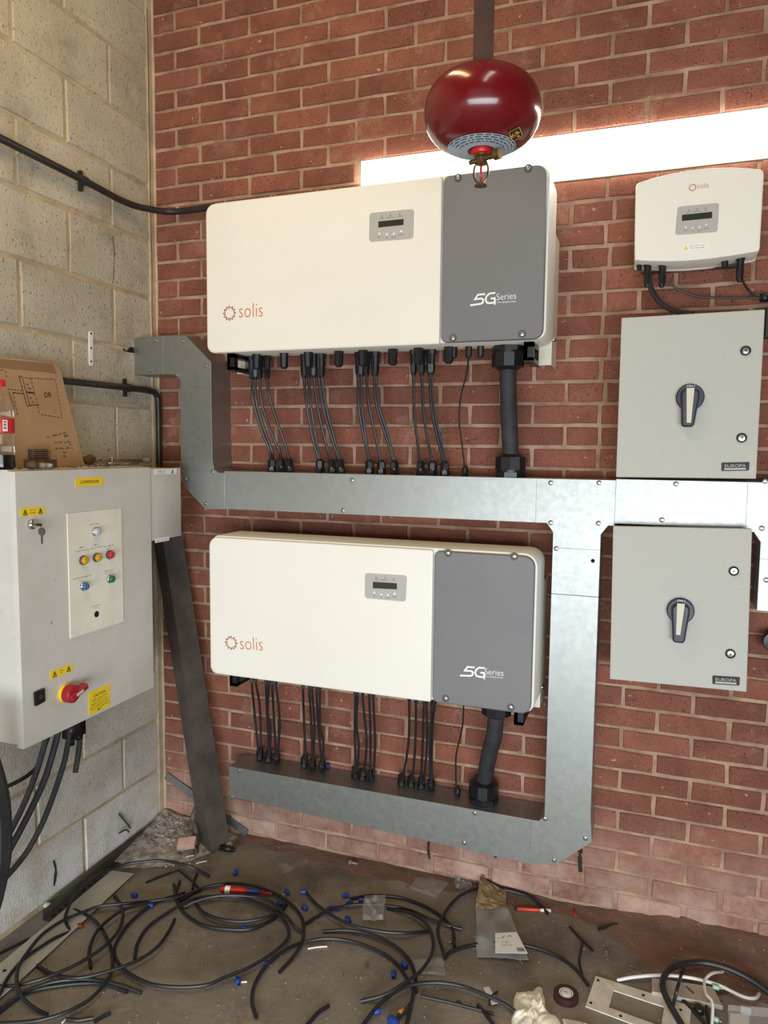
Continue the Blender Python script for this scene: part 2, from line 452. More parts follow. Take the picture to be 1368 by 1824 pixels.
# mortar fillet in the corner, with a crack
bm = new()
rings = []
for i in range(60):
    z = .02+i*.072; w = .02+.006*noise.noise(V((0, 3, z*4)))
    rings.append([V((-.004, -.03-w*.4, z)), V((.004+.003*noise.noise(V((1,0,z*6))), -.03, z)), V((.006, -.006, z)), V((.014+.006*noise.noise(V((2,0,z*5))), -.002, z)), V((.014, .007, z)), V((-.004, .007, z))])
loft(bm, rings)
t1 = struct('trim_1', bm, M_BMORTAR, 'rough mortar fillet running down the corner between the walls')
bm = new()
ribbon(bm, [V((.0062+.001*random.random(), -.034+.006*noise.noise(V((5,0,z*.5))), 1.9+z*.1)) for z in range(16)], .003, NL, .003)
part('crack', bm, M_CRACK, t1)
# slot window
bm = new()
for a, b in (((WX0, -.004, WZ0), (3.0, .05, WZ0+.008)), ((WX0, 0, WZ1-.008), (3.0, .05, WZ1)), ((WX0, 0, WZ0+.008), (WX0+.008, .05, WZ1-.008))): box(bm, a, b)
win = struct('window_1', bm, M_FRAME, 'narrow horizontal slot window blazing with daylight')
bm = new(); box(bm, (WX0+.008, -.018, WZ0+.008), (3.0, .012, WZ1-.008)); part('pane', bm, M_GLOW, win)

# ================================================================== shared small hardware
def screw_mesh():
    bm = new(); lathe(bm, (0,0,0), NB, [(.0085, 0), (.0085, .002), (.007, .004), (.003, .005), (.0028, .0035)], 10)
    me = finish(bm, 'screw'); me.materials.append(M_SCREW); return me
SCREW = screw_mesh()
def screw(parent, p, s=1.):
    o = bpy.data.objects.new('screw', SCREW); COL.objects.link(o); o.parent = parent
    o.location = V(p)-ORG[parent.name]; o.scale = (s, s, s); return o
GL = {}
def gland_mesh(kind):
    if kind in GL: return GL[kind]
    bm = new()
    if kind == 'small':   # hex gland standing up, base at 0
        cyl(bm, (0,0,0), (0,0,.012), .0125, seg=6); cyl(bm, (0,0,.012), (0,0,.016), .0105, seg=12); cyl(bm, (0,0,.016), (0,0,.032), .0125, .0115, 6, .3); cyl(bm, (0,0,.032), (0,0,.038), .0105, .006, 12)
    elif kind == 'tiny':
        cyl(bm, (0,0,0), (0,0,.010), .010, seg=6); cyl(bm, (0,0,.010), (0,0,.022), .0095, .008, 12); cyl(bm, (0,0,.022), (0,0,.028), .008, .004, 12)
    elif kind == 'big':
        cyl(bm, (0,0,0), (0,0,.018), .054, seg=8); cyl(bm, (0,0,.018), (0,0,.026), .048, seg=20); cyl(bm, (0,0,.026), (0,0,.070), .054, .053, 10, .2); cyl(bm, (0,0,.070), (0,0,.080), .050, .034, 20)
    elif kind == 'plug':  # panel connector hanging down, base at 0
        cyl(bm, (0,0,0), (0,0,-.012), .0125, seg=8); cyl(bm, (0,0,-.012), (0,0,-.040), .0095, seg=10); cyl(bm, (0,0,-.040), (0,0,-.062), .0105, .009, 6); cyl(bm, (0,0,-.062), (0,0,-.070), .008, .005, 10)
    elif kind == 'stub':
        cyl(bm, (0,0,0), (0,0,-.010), .012, seg=8); cyl(bm, (0,0,-.010), (0,0,-.036), .0115, .011, 8); cyl(bm, (0,0,-.036), (0,0,-.040), .009, .007, 10)
    me = finish(bm, 'gland'); me.materials.append(M_BLACK); GL[kind] = me; return me
def gland(parent, p, kind, name='cable_gland', flip=False, s=1.):
    o = bpy.data.objects.new(name, gland_mesh(kind)); COL.objects.link(o); o.parent = parent
    o.location = V(p)-ORG[parent.name]; o.rotation_euler = (math.pi if flip else 0, 0, random.uniform(0, 1)); o.scale = (s, s, s); return o

# ================================================================== TRUNKING
TD = .14; TY = -TD
def T(u, v): return PY(u, v, TY)
def trunk(name, pts, label, screws=(), hole=None):
    P = [T(*p) if isinstance(p, tuple) else p for p in pts]
    c = sum(P, V((0,0,0)))/len(P)
    t = thing(name, label, 'trunking', (c.x, 0, min(p.z for p in P)), 'galvanised cable trunking')
    bm = new(); prism(bm, [p-NB*.003 for p in P], NB, TD-.003); part('channel', bm, M_GALV, t, smooth=False)
    bm = new(); prism(bm, P, NB, .0025, .0006); part('lid', bm, M_GALV, t, smooth=False)
    for s in screws: screw(t, T(*s))
    return t
zt, zb = 1.560, 1.4115     # top and bottom of the main horizontal run
zl0, zl1 = .215, .372      # lower run
def TX(u, v): return T(u, v).x
def G(x, z): return V((x, TY, z))
xL = T(400, 870).x; xT0 = T(955, 890).x; xV0 = T(979, 1150).x; xV1 = T(1063, 1150).x; xT1 = T(1096, 890).x; xR0 = T(1330, 900).x
trunk('trunking_length', [(234,603),(291,598),(291,667),(238,668)], 'short galvanised trunking stub entering the hole in the block wall', [(277,606),(268,659)])
e1 = trunk('trunking_elbow', [(291,598),(331,598),(376,645),(376,690),(321,690),(321,676),(309,667),(291,667)], 'galvanised trunking elbow turning down from the block wall stub', [(325,607),(366,651),(315,667)])
trunk('trunking_length', [(321,690),(376,690),(378,816),(322,816)], 'short upright galvanised trunking left of the upper inverter cables')
trunk('trunking_elbow', [(322,816),(378,816),(381,836),(390,842),(400,842),(400,907),(366,907),(327,866)], 'galvanised trunking elbow beside the small grey side box', [(379,840),(330,853),(367,897)])
main = trunk('trunking_length', [G(xL, zt), G(xT0, zt), G(xT0, zb), G(xL, zb)], 'long horizontal galvanised trunking between the two big inverters', [(627,855),(611,909)])
tee = trunk('trunking_tee', [G(xT0, zt), G(xT1, zt), G(xT1, zb), G(xV1+.022, zb), G(xV1, zb-.03), G(xV1, 1.33), G(xV0, 1.33), G(xV0, zb-.03), G(xV0-.022, zb), G(xT0, zb)], 'galvanised trunking tee left of the two grey switch boxes', [(981,860),(1067,860),(981,931),(1066,932)])
zj = T(1020, 1060).z; zk = T(1015, 1446).z
vtop = trunk('trunking_length', [G(xV0, 1.33), G(xV1, 1.33), G(xV1, zj), G(xV0, zj)], 'short upright galvanised trunking with a round hole under the tee', [(991,977)])
bm = new(); disc(bm, T(1056,999), NB, .0065, .0006, 12); part('hole', bm, M_HOLE, vtop)
trunk('trunking_length', [G(xV0, zj-.001), G(xV1, zj-.001), G(xV1, zk), G(xV0, zk)], 'tall upright galvanised trunking right of the lower inverter')
xB0 = T(945, 1480).x
elb = trunk('trunking_elbow', [G(xV0, zk), G(xV1, zk), T(1054,1500), T(992,1540), G(xB0, zl0-.004), G(xB0, zl1), G(xV0-.02, zl1), G(xV0, zl1+.02)], 'galvanised bottom corner elbow with a clipped outer corner', [(971,1458),(1043,1493),(987,1532)])
low = trunk('trunking_length', [(408,1365),G(xB0, zl1),G(xB0, zl0-.004),(408,1419)], 'long low horizontal galvanised trunking near the floor', [(426,1373),(413,1420),(846,1448),(827,1501)])
low_t = T(700, 1400)
right = trunk('trunking_length', [G(xT1, zt+.004), G(xR0, zt+.004), G(xR0, zb+.008), G(xT1, zb+.008)], 'horizontal galvanised trunking between the upper and lower switch boxes', [(1204,862),(1179,926)])
xq = T(1353, 1000).x
tee2 = trunk('trunking_tee', [G(xR0, zt+.004), G(xR0+.32, zt+.004), G(xR0+.32, zb), G(xq+.175, zb), G(xq+.155, zb-.03), G(xq+.155, 1.33), G(xq, 1.33), G(xq, zb-.03), G(xq-.02, zb), G(xR0, zb)], 'galvanised trunking tee at the right edge of the picture', [(1363,857),(1357,941)])
trunk('trunking_length', [G(xq, 1.33), G(xq+.155, 1.33), G(xq+.155, T(1358,1088).z), G(xq, T(1358,1088).z)], 'short upright galvanised trunking cut off at the right edge', [(1365,1033)])
# dark hole in the block wall behind the stub
bm = new(); rnd = random.Random(11)
prism(bm, [PX(222+rnd.uniform(-2,2)+dx, 628+dy, -.002) for dx, dy in ((-2,-8),(4,-2),(12,-14),(18,0),(14,14),(8,10),(2,2))], NL, .004)
part('hole', bm, M_HOLE, wall_left)

# ================================================================== INVERTERS
D_INV = .30
def I(u, v, y=-D_INV): return PY(u, v, y)
def sun(bm, bm2, c, r, n, ex, up):
    pts = []
    for k in range(25):
        t = 2*math.pi*k/24; q = r*(1. if k % 2 == 0 else .66)
        pts.append(c+ex*math.cos(t)*q+up*math.sin(t)*q)
    for k in range(24): ribbon(bm if k % 3 else bm2, [pts[k], pts[k+1]], r*.11, n, .0012)
def five_g(bm, q, n, w):
    S = [[(555,222),(445,226),(400,290),(495,282),(528,300),(520,345),(490,360),(330,372)],[(705,214),(620,218),(575,255),(562,310),(585,350),(640,358),(690,352)],[(640,292),(700,290),(700,385)]]
    for s in S: ribbon(bm, [q(*p) for p in s], w, n, .0012)
def keypad(parent, quad, lcd, y, scale=1., names=True):
    f = lambda u, v: PY(u, v, y)
    c = [f(*p) for p in quad]
    bm = new(); prism(bm, [p+NB*.0025 for p in rquad(c, .010*scale)], NB, .0025, .0008); kp = part('keypad', bm, M_SILVERP, parent)
    l = [f(*p)+NB*.0032 for p in lcd]
    bm = new(); prism(bm, l, NB, .002); part('display_screen', bm, M_LCD, kp)
    TL, TR, BR_, BL = c
    at = lambda a, b: (TL.lerp(TR, a)).lerp(BL.lerp(BR_, a), b)+NB*.0025
    w = (TR-TL).length
    for a in (.28, .48, .69):
        bm = new(); disc(bm, at(a, .15), NB, w*.012, .0008, 8); part('indicator', bm, M_INK, kp)
    for a, b in ((.24,.76),(.41,.80),(.57,.80),(.73,.73)):
        bm = new(); disc(bm, at(a, b), NB, w*.026, .001, 12, .0012); part('button', bm, M_WPRINT, kp)
    bm = new()
    for s, a, b, h in (('POWER',.23,.34,.245),('OPERATION',.39,.57,.245),('ALARM',.64,.73,.235),('ESC',.21,.27,.89),('UP',.39,.43,.93),('DOWN',.52,.62,.93),('ENTER',.68,.78,.87)):
        text(bm, s, at(a, h), at(b, h), NB, .0003)
    part('lettering', bm, M_INK, kp, smooth=False)
    return kp
def inverter(which, white, grey, disp, lcd, logo, logo_r, word, fg_px, ser, tag_, screws, rail_z, feet):
    c = [I(*white[0]), I(*grey[1]), I(*grey[2]), I(*white[3])]
    x0, x1 = (c[0].x+c[3].x)/2, (c[1].x+c[2].x)/2
    z1, z0 = (c[0].z+c[1].z)/2, (c[2].z+c[3].z)/2
    xs = (I(*white[1]).x+I(*grey[0]).x+I(*white[2]).x+I(*grey[3]).x)/4
    t = thing('solar_inverter', which, 'inverter', ((x0+x1)/2, 0, z0))
    q = lambda a, b, y, zz1, zz0: [V((a,y,zz1)), V((b,y,zz1)), V((b,y,zz0)), V((a,y,zz0))]
    bm = new(); prism(bm, rquad(q(x0+.004, x1+.004, -.287, z1+.006, z0+.004), [.03,.045,.03,.03]), NB, .160, .006); part('housing', bm, M_CREAM, t)
    bm = new(); box(bm, (x0+.07, -.128, z0+.03), (x1-.07, -.03, z1-.03)); part('heat_sink', bm, M_GREYC, t, smooth=False)
    bm = new(); prism(bm, rquad(q(x0, xs-.002, -D_INV, z1, z0), [.035,.008,.008,.03]), NB, .016, .006); wc = part('front_cover', bm, M_CREAM, t)
    bm = new(); prism(bm, rquad(q(xs+.003, x1-.004, -D_INV-.004, z1-.002, z0+.004), [.02,.035,.03,.02]), NB, .018, .005); gc = part('grey_cover', bm, M_GREYC, t, label='smooth grey wiring cover')
    yf = -D_INV
    keypad(wc, disp, lcd, yf)
    lc = I(*logo); ex, up = V((1,0,0)), V((0,0,1))
    bm, bm2 = new(), new(); sun(bm, bm2, lc, logo_r, NB, ex, up)
    text(bm, 'solis', I(*word[0]), I(*word[1]), NB, .001, 1.25, .016)
    part('logo_lettering', bm, M_ORANGE, wc, smooth=False); part('logo_spike', bm2, M_BROWNP, wc, smooth=False)
    yg = yf-.004
    u0, v0, u1, v1 = fg_px
    bm = new(); A0 = PY(u0, v0, yg); kk = (PY(u1, v1, yg)-A0).length/392
    five_g(bm, lambda a, b: A0+V(((a-330)*kk, 0, (385-b)*kk)), NB, 27*kk)
    text(bm, 'Series', PY(*ser[0], yg), PY(*ser[1], yg), NB, .001, 1.1, .008); text(bm, '5TH GENERATION', PY(*tag_[0], yg), PY(*tag_[1], yg), NB, .001)
    part('logo_lettering', bm, M_WPRINT, gc, smooth=False)
    for s in screws:
        p = PY(*s, yg)
        bm = new(); lathe(bm, p, NB, [(.013,0),(.013,.001),(.0095,.0012)], 14); part('screw_recess', bm, mat('grey_recess', (84,83,86), rough=.6), gc)
        screw(gc, p+NB*.001, .95)
    # wall rails
    for xa, xb in ((x0+.02, x0+.055), (x1-.040, x1+.002)):
        bm = new(); box(bm, (xa, -.125, rail_z[0]), (xb, -.118, rail_z[1])); box(bm, (xb-.004, -.12, rail_z[0]), (xb, 0, rail_z[1])); box(bm, (xa, -.12, rail_z[0]), (xa+.004, 0, rail_z[1]))
        part('mounting_rail', bm, M_FRAME, t, smooth=False)
    bm = new(); cyl(bm, (x1-.012, -.09, z0+.03), (x1+.012, -.09, z0+.03), .007, seg=8); part('rail_bolt', bm, M_CHROME, t)
    # black carrying feet with a slot
    for xa in feet:
        bm = new()
        box(bm, (xa, -.25, z0-.055), (xa+.012, -.235, z0+.004)); box(bm, (xa, -.10, z0-.055), (xa+.03, -.085, z0+.004))
        box(bm, (xa, -.25, z0-.058), (xa+.03, -.085, z0-.045)); box(bm, (xa, -.25, z0-.012), (xa+.03, -.085, z0+.006)); box(bm, (xa, -.25, z0-.055), (xa+.03, -.225, z0+.004))
        part('carrying_foot', bm, M_BLACK, t, smooth=False)
    return t, x0, x1, z0, z1
up_t, ux0, ux1, uz0, uz1 = inverter('cream inverter with grey end cover, the upper of the two, below the slot window',
    [(365,362),(788,313),(782,615),(369,629)], [(790,313),(978,293),(969,606),(785,614)],
    [(658.7,379.8),(737.7,372.2),(736,424.8),(657.5,430.6)], [(674.5,395),(719.5,390.5),(719,401),(674.5,405.7)],
    (409,558), .026, [(426,566),(468,564)], (837.5,545.5,884,543), [(884.5,535),(919.5,532)], [(885,540.5),(919,538.5)],
    [(816,317),(941,300),(807,602),(930,595)], (1.935, 2.36), (.50, 1.585))
lo_t, lx0, lx1, lz0, lz1 = inverter('white inverter with grey end cover, the lower of the two, above the floor trunking',
    [(373,955),(770,973),(768,1250),(373,1201)], [(774,974),(957,992),(946,1273),(770,1251)],
    [(650.4,1020.6),(725,1025),(722.8,1071.6),(650,1065)], [(664.7,1036),(707.5,1038.7),(707.5,1049.6),(664.7,1047.5)],
    (412,1145), .026, [(428,1156.5),(468.5,1159)], (819.5,1204.5,865,1207.5), [(863.5,1201),(897,1204)], [(864,1206),(896,1208.5)],
    [(798,985),(916,991),(794,1244),(910,1260)], (.77, 1.21), (.50, 1.585))
# ---- cables between inverters and trunking
ztop_up, ztop_lo = zt, zl1-.004
YB, YT = -.075, -.15
def run(name, pts, r, label, group, y0=YT, y1=YB, mt=None, cat='cable', seg=6, zend=None, zstart=None):
    n = len(pts); P = [PY(u, v, y0+(y1-y0)*(i/(n-1))**.8) for i, (u, v) in enumerate(pts)]
    if zend: P[-1].z = zend
    if zstart: P.insert(0, V((P[0].x, y0, zstart)))
    bm = new(); tube(bm, P, r, seg, 5); return solo(name, bm, mt or M_CABLE, label, cat, group)
ORD = ('first', 'second', 'third', 'fourth', 'fifth', 'sixth')
f5 = lambda L: [(350+a/2.1046, 600+b/2.1046) for a, b in L]
UG = [('leftmost', [[(208,150),(210,230),(240,340),(272,420),(281,478)],[(221,150),(224,240),(252,340),(284,430),(285,478)],[(238,150),(245,250),(285,370),(312,430),(318,478)],[(265,150),(275,230),(310,340),(335,410),(347,478)]], [283,318,348]),
      ('second', [[(403,150),(412,250),(435,380),(460,478)],[(420,150),(428,250),(448,380),(464,478)],[(440,150),(455,270),(485,400),(505,478)],[(458,150),(473,260),(510,390),(537,478)],[(470,150),(490,280),(522,400),(543,478)]], [463,507,540]),
      ('third', [[(607,145),(607,260),(630,390),(648,478)],[(618,145),(620,260),(636,390),(650,478)],[(638,145),(645,250),(670,370),(690,478)],[(665,145),(675,260),(712,380),(739,478)],[(672,145),(684,260),(718,370),(743,478)]], [648,693,741]),
      ('rightmost', [[(814,140),(817,280),(828,390),(838,478)],[(845,140),(850,270),(868,390),(884,478)],[(874,140),(882,280),(906,390),(927,478)],[(881,140),(891,280),(916,390),(933,478)]], [840,885,930])]
for nm, cs, gs in UG:
    for ci, c in enumerate(cs):
        run('solar_cable', f5(c), .0050, f'{ORD[ci]} thin black cable from the left in the {nm} bundle under the upper cream inverter', f'{nm} cable bundle under the upper inverter', zend=zt+.045, zstart=uz0-.05)
        p = PY(*f5([c[0]])[0], YT); gland(up_t, (p.x, YT, uz0+.004), 'plug', 'plug_connector', s=1.25)
    c0, c1 = f5([cs[0][0], cs[-1][0]])
    for k in range(2):
        p = PY(c0[0]+8+(c1[0]-c0[0]+22)*k, c0[1], -.20); gland(up_t, (p.x, -.20, uz0+.004), 'stub', 'dc_socket', s=1.4)
    for g in gs:
        p = PY(*f5([(g,505)])[0], YB); gland(main, (p.x, YB, zt), 'small', s=1.38)
run('signal_cable', f5([(1020,80),(1012,140),(990,230),(985,320),(995,400),(1007,485)]), .0032, 'thin black signal cable under the grey end of the upper inverter', None, zend=zt+.022)
p = PY(*f5([(1007,500)])[0], YB); gland(main, (p.x, YB, zt), 'tiny', s=1.3)
for gx in (966, 1020, 1065):
    p = PY(*f5([(gx,40)])[0], -.19); gland(up_t, (p.x, -.19, uz0+.006), 'stub', 'cable_gland')
p = PY(905, 640, -.16); q = PY(910, 830, YB)
gland(up_t, (p.x, -.16, uz0+.006), 'big', flip=True); gland(main, (q.x, YB-.005, zt), 'big')
bm = new(); tube(bm, [V((p.x, -.16, uz0-.05)), PY(905, 690, -.14), PY(907, 750, -.11), V((q.x, YB-.005, zt+.06))], .0285, 16, 8)
solo('power_cable', bm, M_RUBBER, 'thick black power cable under the upper inverter', 'cable')
LG = [('leftmost', [[(449,1222),(453,1268),(461,1334)],[(456,1219),(463,1262),(465,1334)],[(474,1223),(476,1276),(480,1340)],[(479,1222),(477,1268),(482,1301),(480,1340)],[(485,1225),(488,1276),(492,1343)],[(492,1222),(498,1284),(495,1343)]], [(463,1345),(478,1349),(493,1352)]),
      ('second', [[(540,1232),(541,1273),(545,1345)],[(551,1233),(554,1280),(557,1354)],[(556,1233),(560,1291),(558,1354)],[(564,1234),(567,1294),(574,1354)],[(570,1234),(570,1290),(576,1323),(575,1354)]], [(542,1359),(557,1363),(574,1366)]),
      ('third', [[(633,1244),(632,1299),(634,1367)],[(637,1244),(635,1288),(639,1331),(636,1367)],[(646,1244),(653,1320),(649,1371)],[(658,1246),(660,1310),(660,1371)],[(665,1246),(668,1320),(666,1371)]], [(632,1378),(646,1382),(661,1384)]),
      ('rightmost', [[(729,1255),(728,1320),(718,1380)],[(741,1257),(740,1323),(735,1382)],[(755,1259),(753,1327),(750,1386)],[(760,1259),(761,1323),(755,1386)],[(769,1259),(766,1331),(767,1388)],[(774,1259),(770,1310),(769,1388)]], [(715,1392),(732,1394),(750,1397),(768,1400)])]
for nm, cs, gs in LG:
    for ci, c in enumerate(cs):
        run('solar_cable', c, .0046, f'{ORD[ci]} thin black cable from the left in the {nm} bundle under the lower white inverter', f'{nm} cable bundle under the lower inverter', zend=zl1+.035, zstart=lz0-.04)
        p = PY(*c[0], YT); gland(lo_t, (p.x, YT, lz0+.004), 'plug', 'plug_connector', s=.95)
    for g in gs:
        p = PZ(g[0], g[1]+6, zl1); gland(low, (p.x, min(-.03, max(-.115, p.y)), zl1), 'small', s=1.2)
run('signal_cable', [(826,1245),(824,1292),(813,1342),(812,1375),(813,1402)], .0032, 'thin black signal cable under the grey end of the lower inverter', None, zend=zl1+.022)
p = PZ(815, 1416, zl1); gland(low, (p.x, p.y, zl1), 'tiny', s=1.2)
p = PY(884, 1280, -.16); q = PZ(861, 1426, zl1)
q.y = max(min(q.y, -.06), -.075)
gland(lo_t, (p.x, -.16, lz0+.012), 'big', flip=True); gland(low, (q.x, q.y, zl1), 'big')
bm = new(); tube(bm, [V((p.x, -.16, lz0-.04)), PY(880, 1310, -.14), PY(871, 1345, -.11), V((q.x, q.y, zl1+.06))], .0285, 16, 8)
solo('power_cable', bm, M_RUBBER, 'thick black power cable under the lower inverter', 'cable')
bm = new(); cyl(bm, PZ(584,1367,zl1), PZ(584,1367,zl1)+V((0,0,.014)), .008, .006, 8); solo('end_cap', bm, M_BLUE, 'blue end cap lying on the low trunking', 'cap')

# ---- small inverter
MD = -.15
mp = lambda a, b: (1110+a/5.302, 280+b/5.302)
MI = lambda a, b: PY(*mp(a, b), MD)
c = [MI(118,235), MI(1330,120), MI(1290,885), MI(108,978)]
mini = thing('solar_inverter', 'small cream inverter with curved top above the upper switch box', 'inverter', ((c[0].x+c[1].x)/2, 0, c[3].z))
out = [MI(*p) for p in ((118,300),(122,262),(140,240),(260,200),(420,160),(600,125),(800,102),(1000,93),(1180,100),(1295,112),(1322,130),(1329,165),(1312,500),(1293,850),(1285,882),(1262,892),(1000,935),(800,962),(600,980),(430,985),(250,982),(110,972),(108,800))]
bm = new(); prism(bm, out, NB, .11, .005); mb = part('housing', bm, M_CREAM, mini)
bm = new(); prism(bm, [p-NB*.11 for p in inset(out, NB, -.003)], NB, .015); part('back_plate', bm, M_FRAME, mini)
bm = new(); box(bm, (c[3].x+.02, -.04, c[3].z-.012), (c[2].x-.04, 0, c[3].z+.15)); part('wall_bracket', bm, M_STEEL, mini)
keypad(mb, [mp(515,470), mp(905,432), mp(890,705), mp(490,735)], [mp(555,548), mp(840,518), mp(838,578), mp(555,605)], MD, .8)
bm, bm2 = new(), new(); sun(bm, bm2, MI(655,287), .011, NB, V((1,0,0)), V((0,0,1))); text(bm, 'solis', MI(698,298), MI(806,287), NB, .0012, 1.2, .014)
part('logo_lettering', bm, M_ORANGE, mb, smooth=False); part('logo_spike', bm2, M_BROWNP, mb, smooth=False)
bm = new(); prism(bm, [MI(*p)+NB*.001 for p in ((568,828),(818,808),(816,865),(568,888))], NB, .001); st = part('sticker', bm, M_PAPER, mb)
bm = new(); prism(bm, [MI(*p)+NB*.0014 for p in ((592,830),(614,872),(575,875))], NB, .0004); part('warning_triangle', bm, M_YEL, st)
bm = new(); scribble(bm, MI(628,845), MI(760,834), NB, .0035, .0008, 4, .0014); scribble(bm, MI(628,868), MI(775,855), NB, .0035, .0008, 5, .0014); part('lettering', bm, M_INKG, st)
for a, b in ((155,985),(235,985),(375,985),(1110,925)):
    p = PY(*mp(a, b), -.09); gland(mini, p, 'plug' if a > 200 else 'stub', 'cable_gland', s=1.15 if a > 200 else .7)
p = PY(*mp(965,935), -.09); gland(mini, p, 'stub', 'cable_gland', s=.9)
def runy(name, pts, ys, r, label, mt=M_CABLE):
    P = [PY(*p, y) for p, y in zip(pts, ys)]
    bm = new(); tube(bm, P, r, 8, 6); return solo(name, bm, mt, label, 'cable')
runy('power_cable', [mp(238,1120), mp(260,1230), mp(340,1360), mp(480,1450), mp(660,1478)], [-.09,-.09,-.09,-.10,-.12], .0085, 'black cable curving from the small inverter behind the upper switch box')
runy('signal_cable', [mp(378,1115), mp(440,1190), mp(560,1270), mp(740,1320), mp(1000,1328), mp(1310,1328)], [-.09,-.085,-.08,-.07,-.06,-.05], .0036, 'thin black cable running sideways under the small inverter')
runy('signal_cable', [mp(1108,1070), mp(1130,1170), mp(1200,1270), mp(1310,1325)], [-.09,-.08,-.06,-.05], .0036, 'thin black cable dropping from the right end of the small inverter')
ib = thing('isolator_box', 'black cable entry box cut off above the upper switch box at the right edge', 'box', PY(1368, 560, -.03))
bm = new(); box(bm, PY(1362, 552, -.02)+V((0,0,0)), PY(1362, 552, -.02)+V((.12, -.05, -.09))); part('body', bm, M_BLACK, ib)
bm = new(); p = PY(1354, 531, -.05); cyl(bm, p, p+V((.025,0,0)), .014, seg=6); cyl(bm, p+V((.025,0,0)), p+V((.06,0,0)), .011, seg=10); part('cable_gland', bm, M_BLACK, ib)
bm = new(); p = PY(1376, 1140, -.03); lathe(bm, p, NB, [(.03,0),(.033,.02),(.030,.03),(.012,.032)], 18); solo('cable_gland', bm, M_BLACK, 'round black fitting on the brick wall at the right edge', 'gland')

# ---- switch boxes
def switch_box(cs, handle, lever, ins, locks, plate, label):
    y = -.20; c = [PY(*p, y) for p in cs]
    t = thing('switch_box', label, 'switch box', ((c[0].x+c[1].x)/2, 0, min(p.z for p in c)))
    bm = new(); prism(bm, [p-NB*.018 for p in inset(c, NB, .006)], NB, .182); part('body', bm, M_BOXS, t, smooth=False)
    bm = new(); prism(bm, rquad(c, .003, 2), NB, .016, .003); d = part('door', bm, M_BOX, t)
    hc = PY(*handle, y); lv = PY(*lever, y)
    bm = new(); lathe(bm, hc, NB, [(.040,0),(.040,.012),(.037,.016)], 28); h = part('rotary_handle', bm, M_NAVY, t)
    bm = new(); prism(bm, [p+NB*.034 for p in rquad([V((hc.x-.028,y,hc.z+.024)), V((hc.x+.028,y,hc.z+.024)), V((lv.x+.017,y,lv.z)), V((lv.x-.017,y,lv.z))], [.02,.02,.009,.009])], NB, .024, .005); part('lever', bm, M_NAVY, h)
    a, b = PY(*ins[0], y-.034), PY(*ins[1], y-.034)
    bm = new(); prism(bm, [p+NB*.001 for p in (V((a.x-.011,a.y,a.z)), V((a.x+.011,a.y,a.z)), V((b.x+.006,a.y,b.z)), V((b.x-.006,a.y,b.z)))], NB, .002); part('lever_insert', bm, M_TAN, h)
    bm = new(); text(bm, 'ON I', hc+V((-.011,-.0165,.029)), hc+V((.011,-.0165,.029)), NB, .001); part('lettering', bm, M_WPRINT, h, smooth=False)
    for l in locks:
        p = PY(*l, y)
        bm = new(); lathe(bm, p, NB, [(.0145,0),(.0145,.004),(.010,.0055)], 18); lk = part('lock', bm, M_BLACK, d)
        bm = new(); lathe(bm, p+NB*.004, NB, [(.009,0),(.009,.003),(.003,.0035),(.003,.001)], 12); part('lock_core', bm, M_CHROME, lk)
    q = [PY(*p, y)+NB*.002 for p in plate]
    bm = new(); prism(bm, rquad(q, .003, 3), NB, .002); pl = part('name_plate', bm, M_INK, d)
    bm = new(); text(bm, 'EUROPA', q[0].lerp(q[3], .60).lerp(q[1].lerp(q[2], .60), .12), q[0].lerp(q[3], .60).lerp(q[1].lerp(q[2], .60), .88), NB, .0006, .9)
    bar = [q[0].lerp(q[3], s).lerp(q[1].lerp(q[2], s), k)+NB*.0005 for s, k in ((.68,.1),(.68,.88),(.88,.88),(.88,.1))]
    prism(bm, bar, NB, .0004); part('lettering', bm, M_SILVERP, pl, smooth=False)
    return t
switch_box([(1107,566),(1363,551),(1347,853),(1097,850)], (1229,708), (1224,761), [(1230,691),(1227,753)], [(1328,625),(1321,780)], [(1285,824),(1335,823),(1334,838),(1285,839)], 'grey metal switch box above the trunking, the upper of the two')
switch_box([(1092,937),(1340,942),(1330,1233),(1086,1210)], (1212,1087), (1208,1141), [(1213,1075),(1208,1131)], [(1307,1017),(1301,1164)], [(1269,1203),(1318,1206),(1317,1221),(1269,1218)], 'grey metal switch box below the trunking, the lower of the two')

# ================================================================== HANGING EXTINGUISHER
ec = PD(859, 200, 1.50); EB = .076
ext = thing('fire_extinguisher', 'red round automatic fire extinguisher hanging from a brown steel strap', 'fire extinguisher', ec-V((0,0,EB)))
prof = []
for k in range(25):
    t = -math.pi/2+math.pi*k/24
    prof.append((.1195*math.copysign(abs(math.cos(t))**.7, math.cos(t)), EB*math.copysign(abs(math.sin(t))**.9, math.sin(t))))
bm = new(); lathe(bm, ec, NU, prof, 40); eb = part('cylinder', bm, M_RED, ext)
def on_body(u, v, lift=.0006):
    d = ray(u, v).normalized(); best = None
    for i in range(1200):           # march to the cylinder surface
        p = CAM+d*(1.2+i*.0004); q = p-ec
        r = math.hypot(q.x, q.y)/.1195; h = abs(q.z)/EB
        if r**(2/.7)+h**(2/.9) <= 1: best = p; break
    return best-d*lift if best else on_body(u+(859-u)*.05, v+(200-v)*.05, lift)
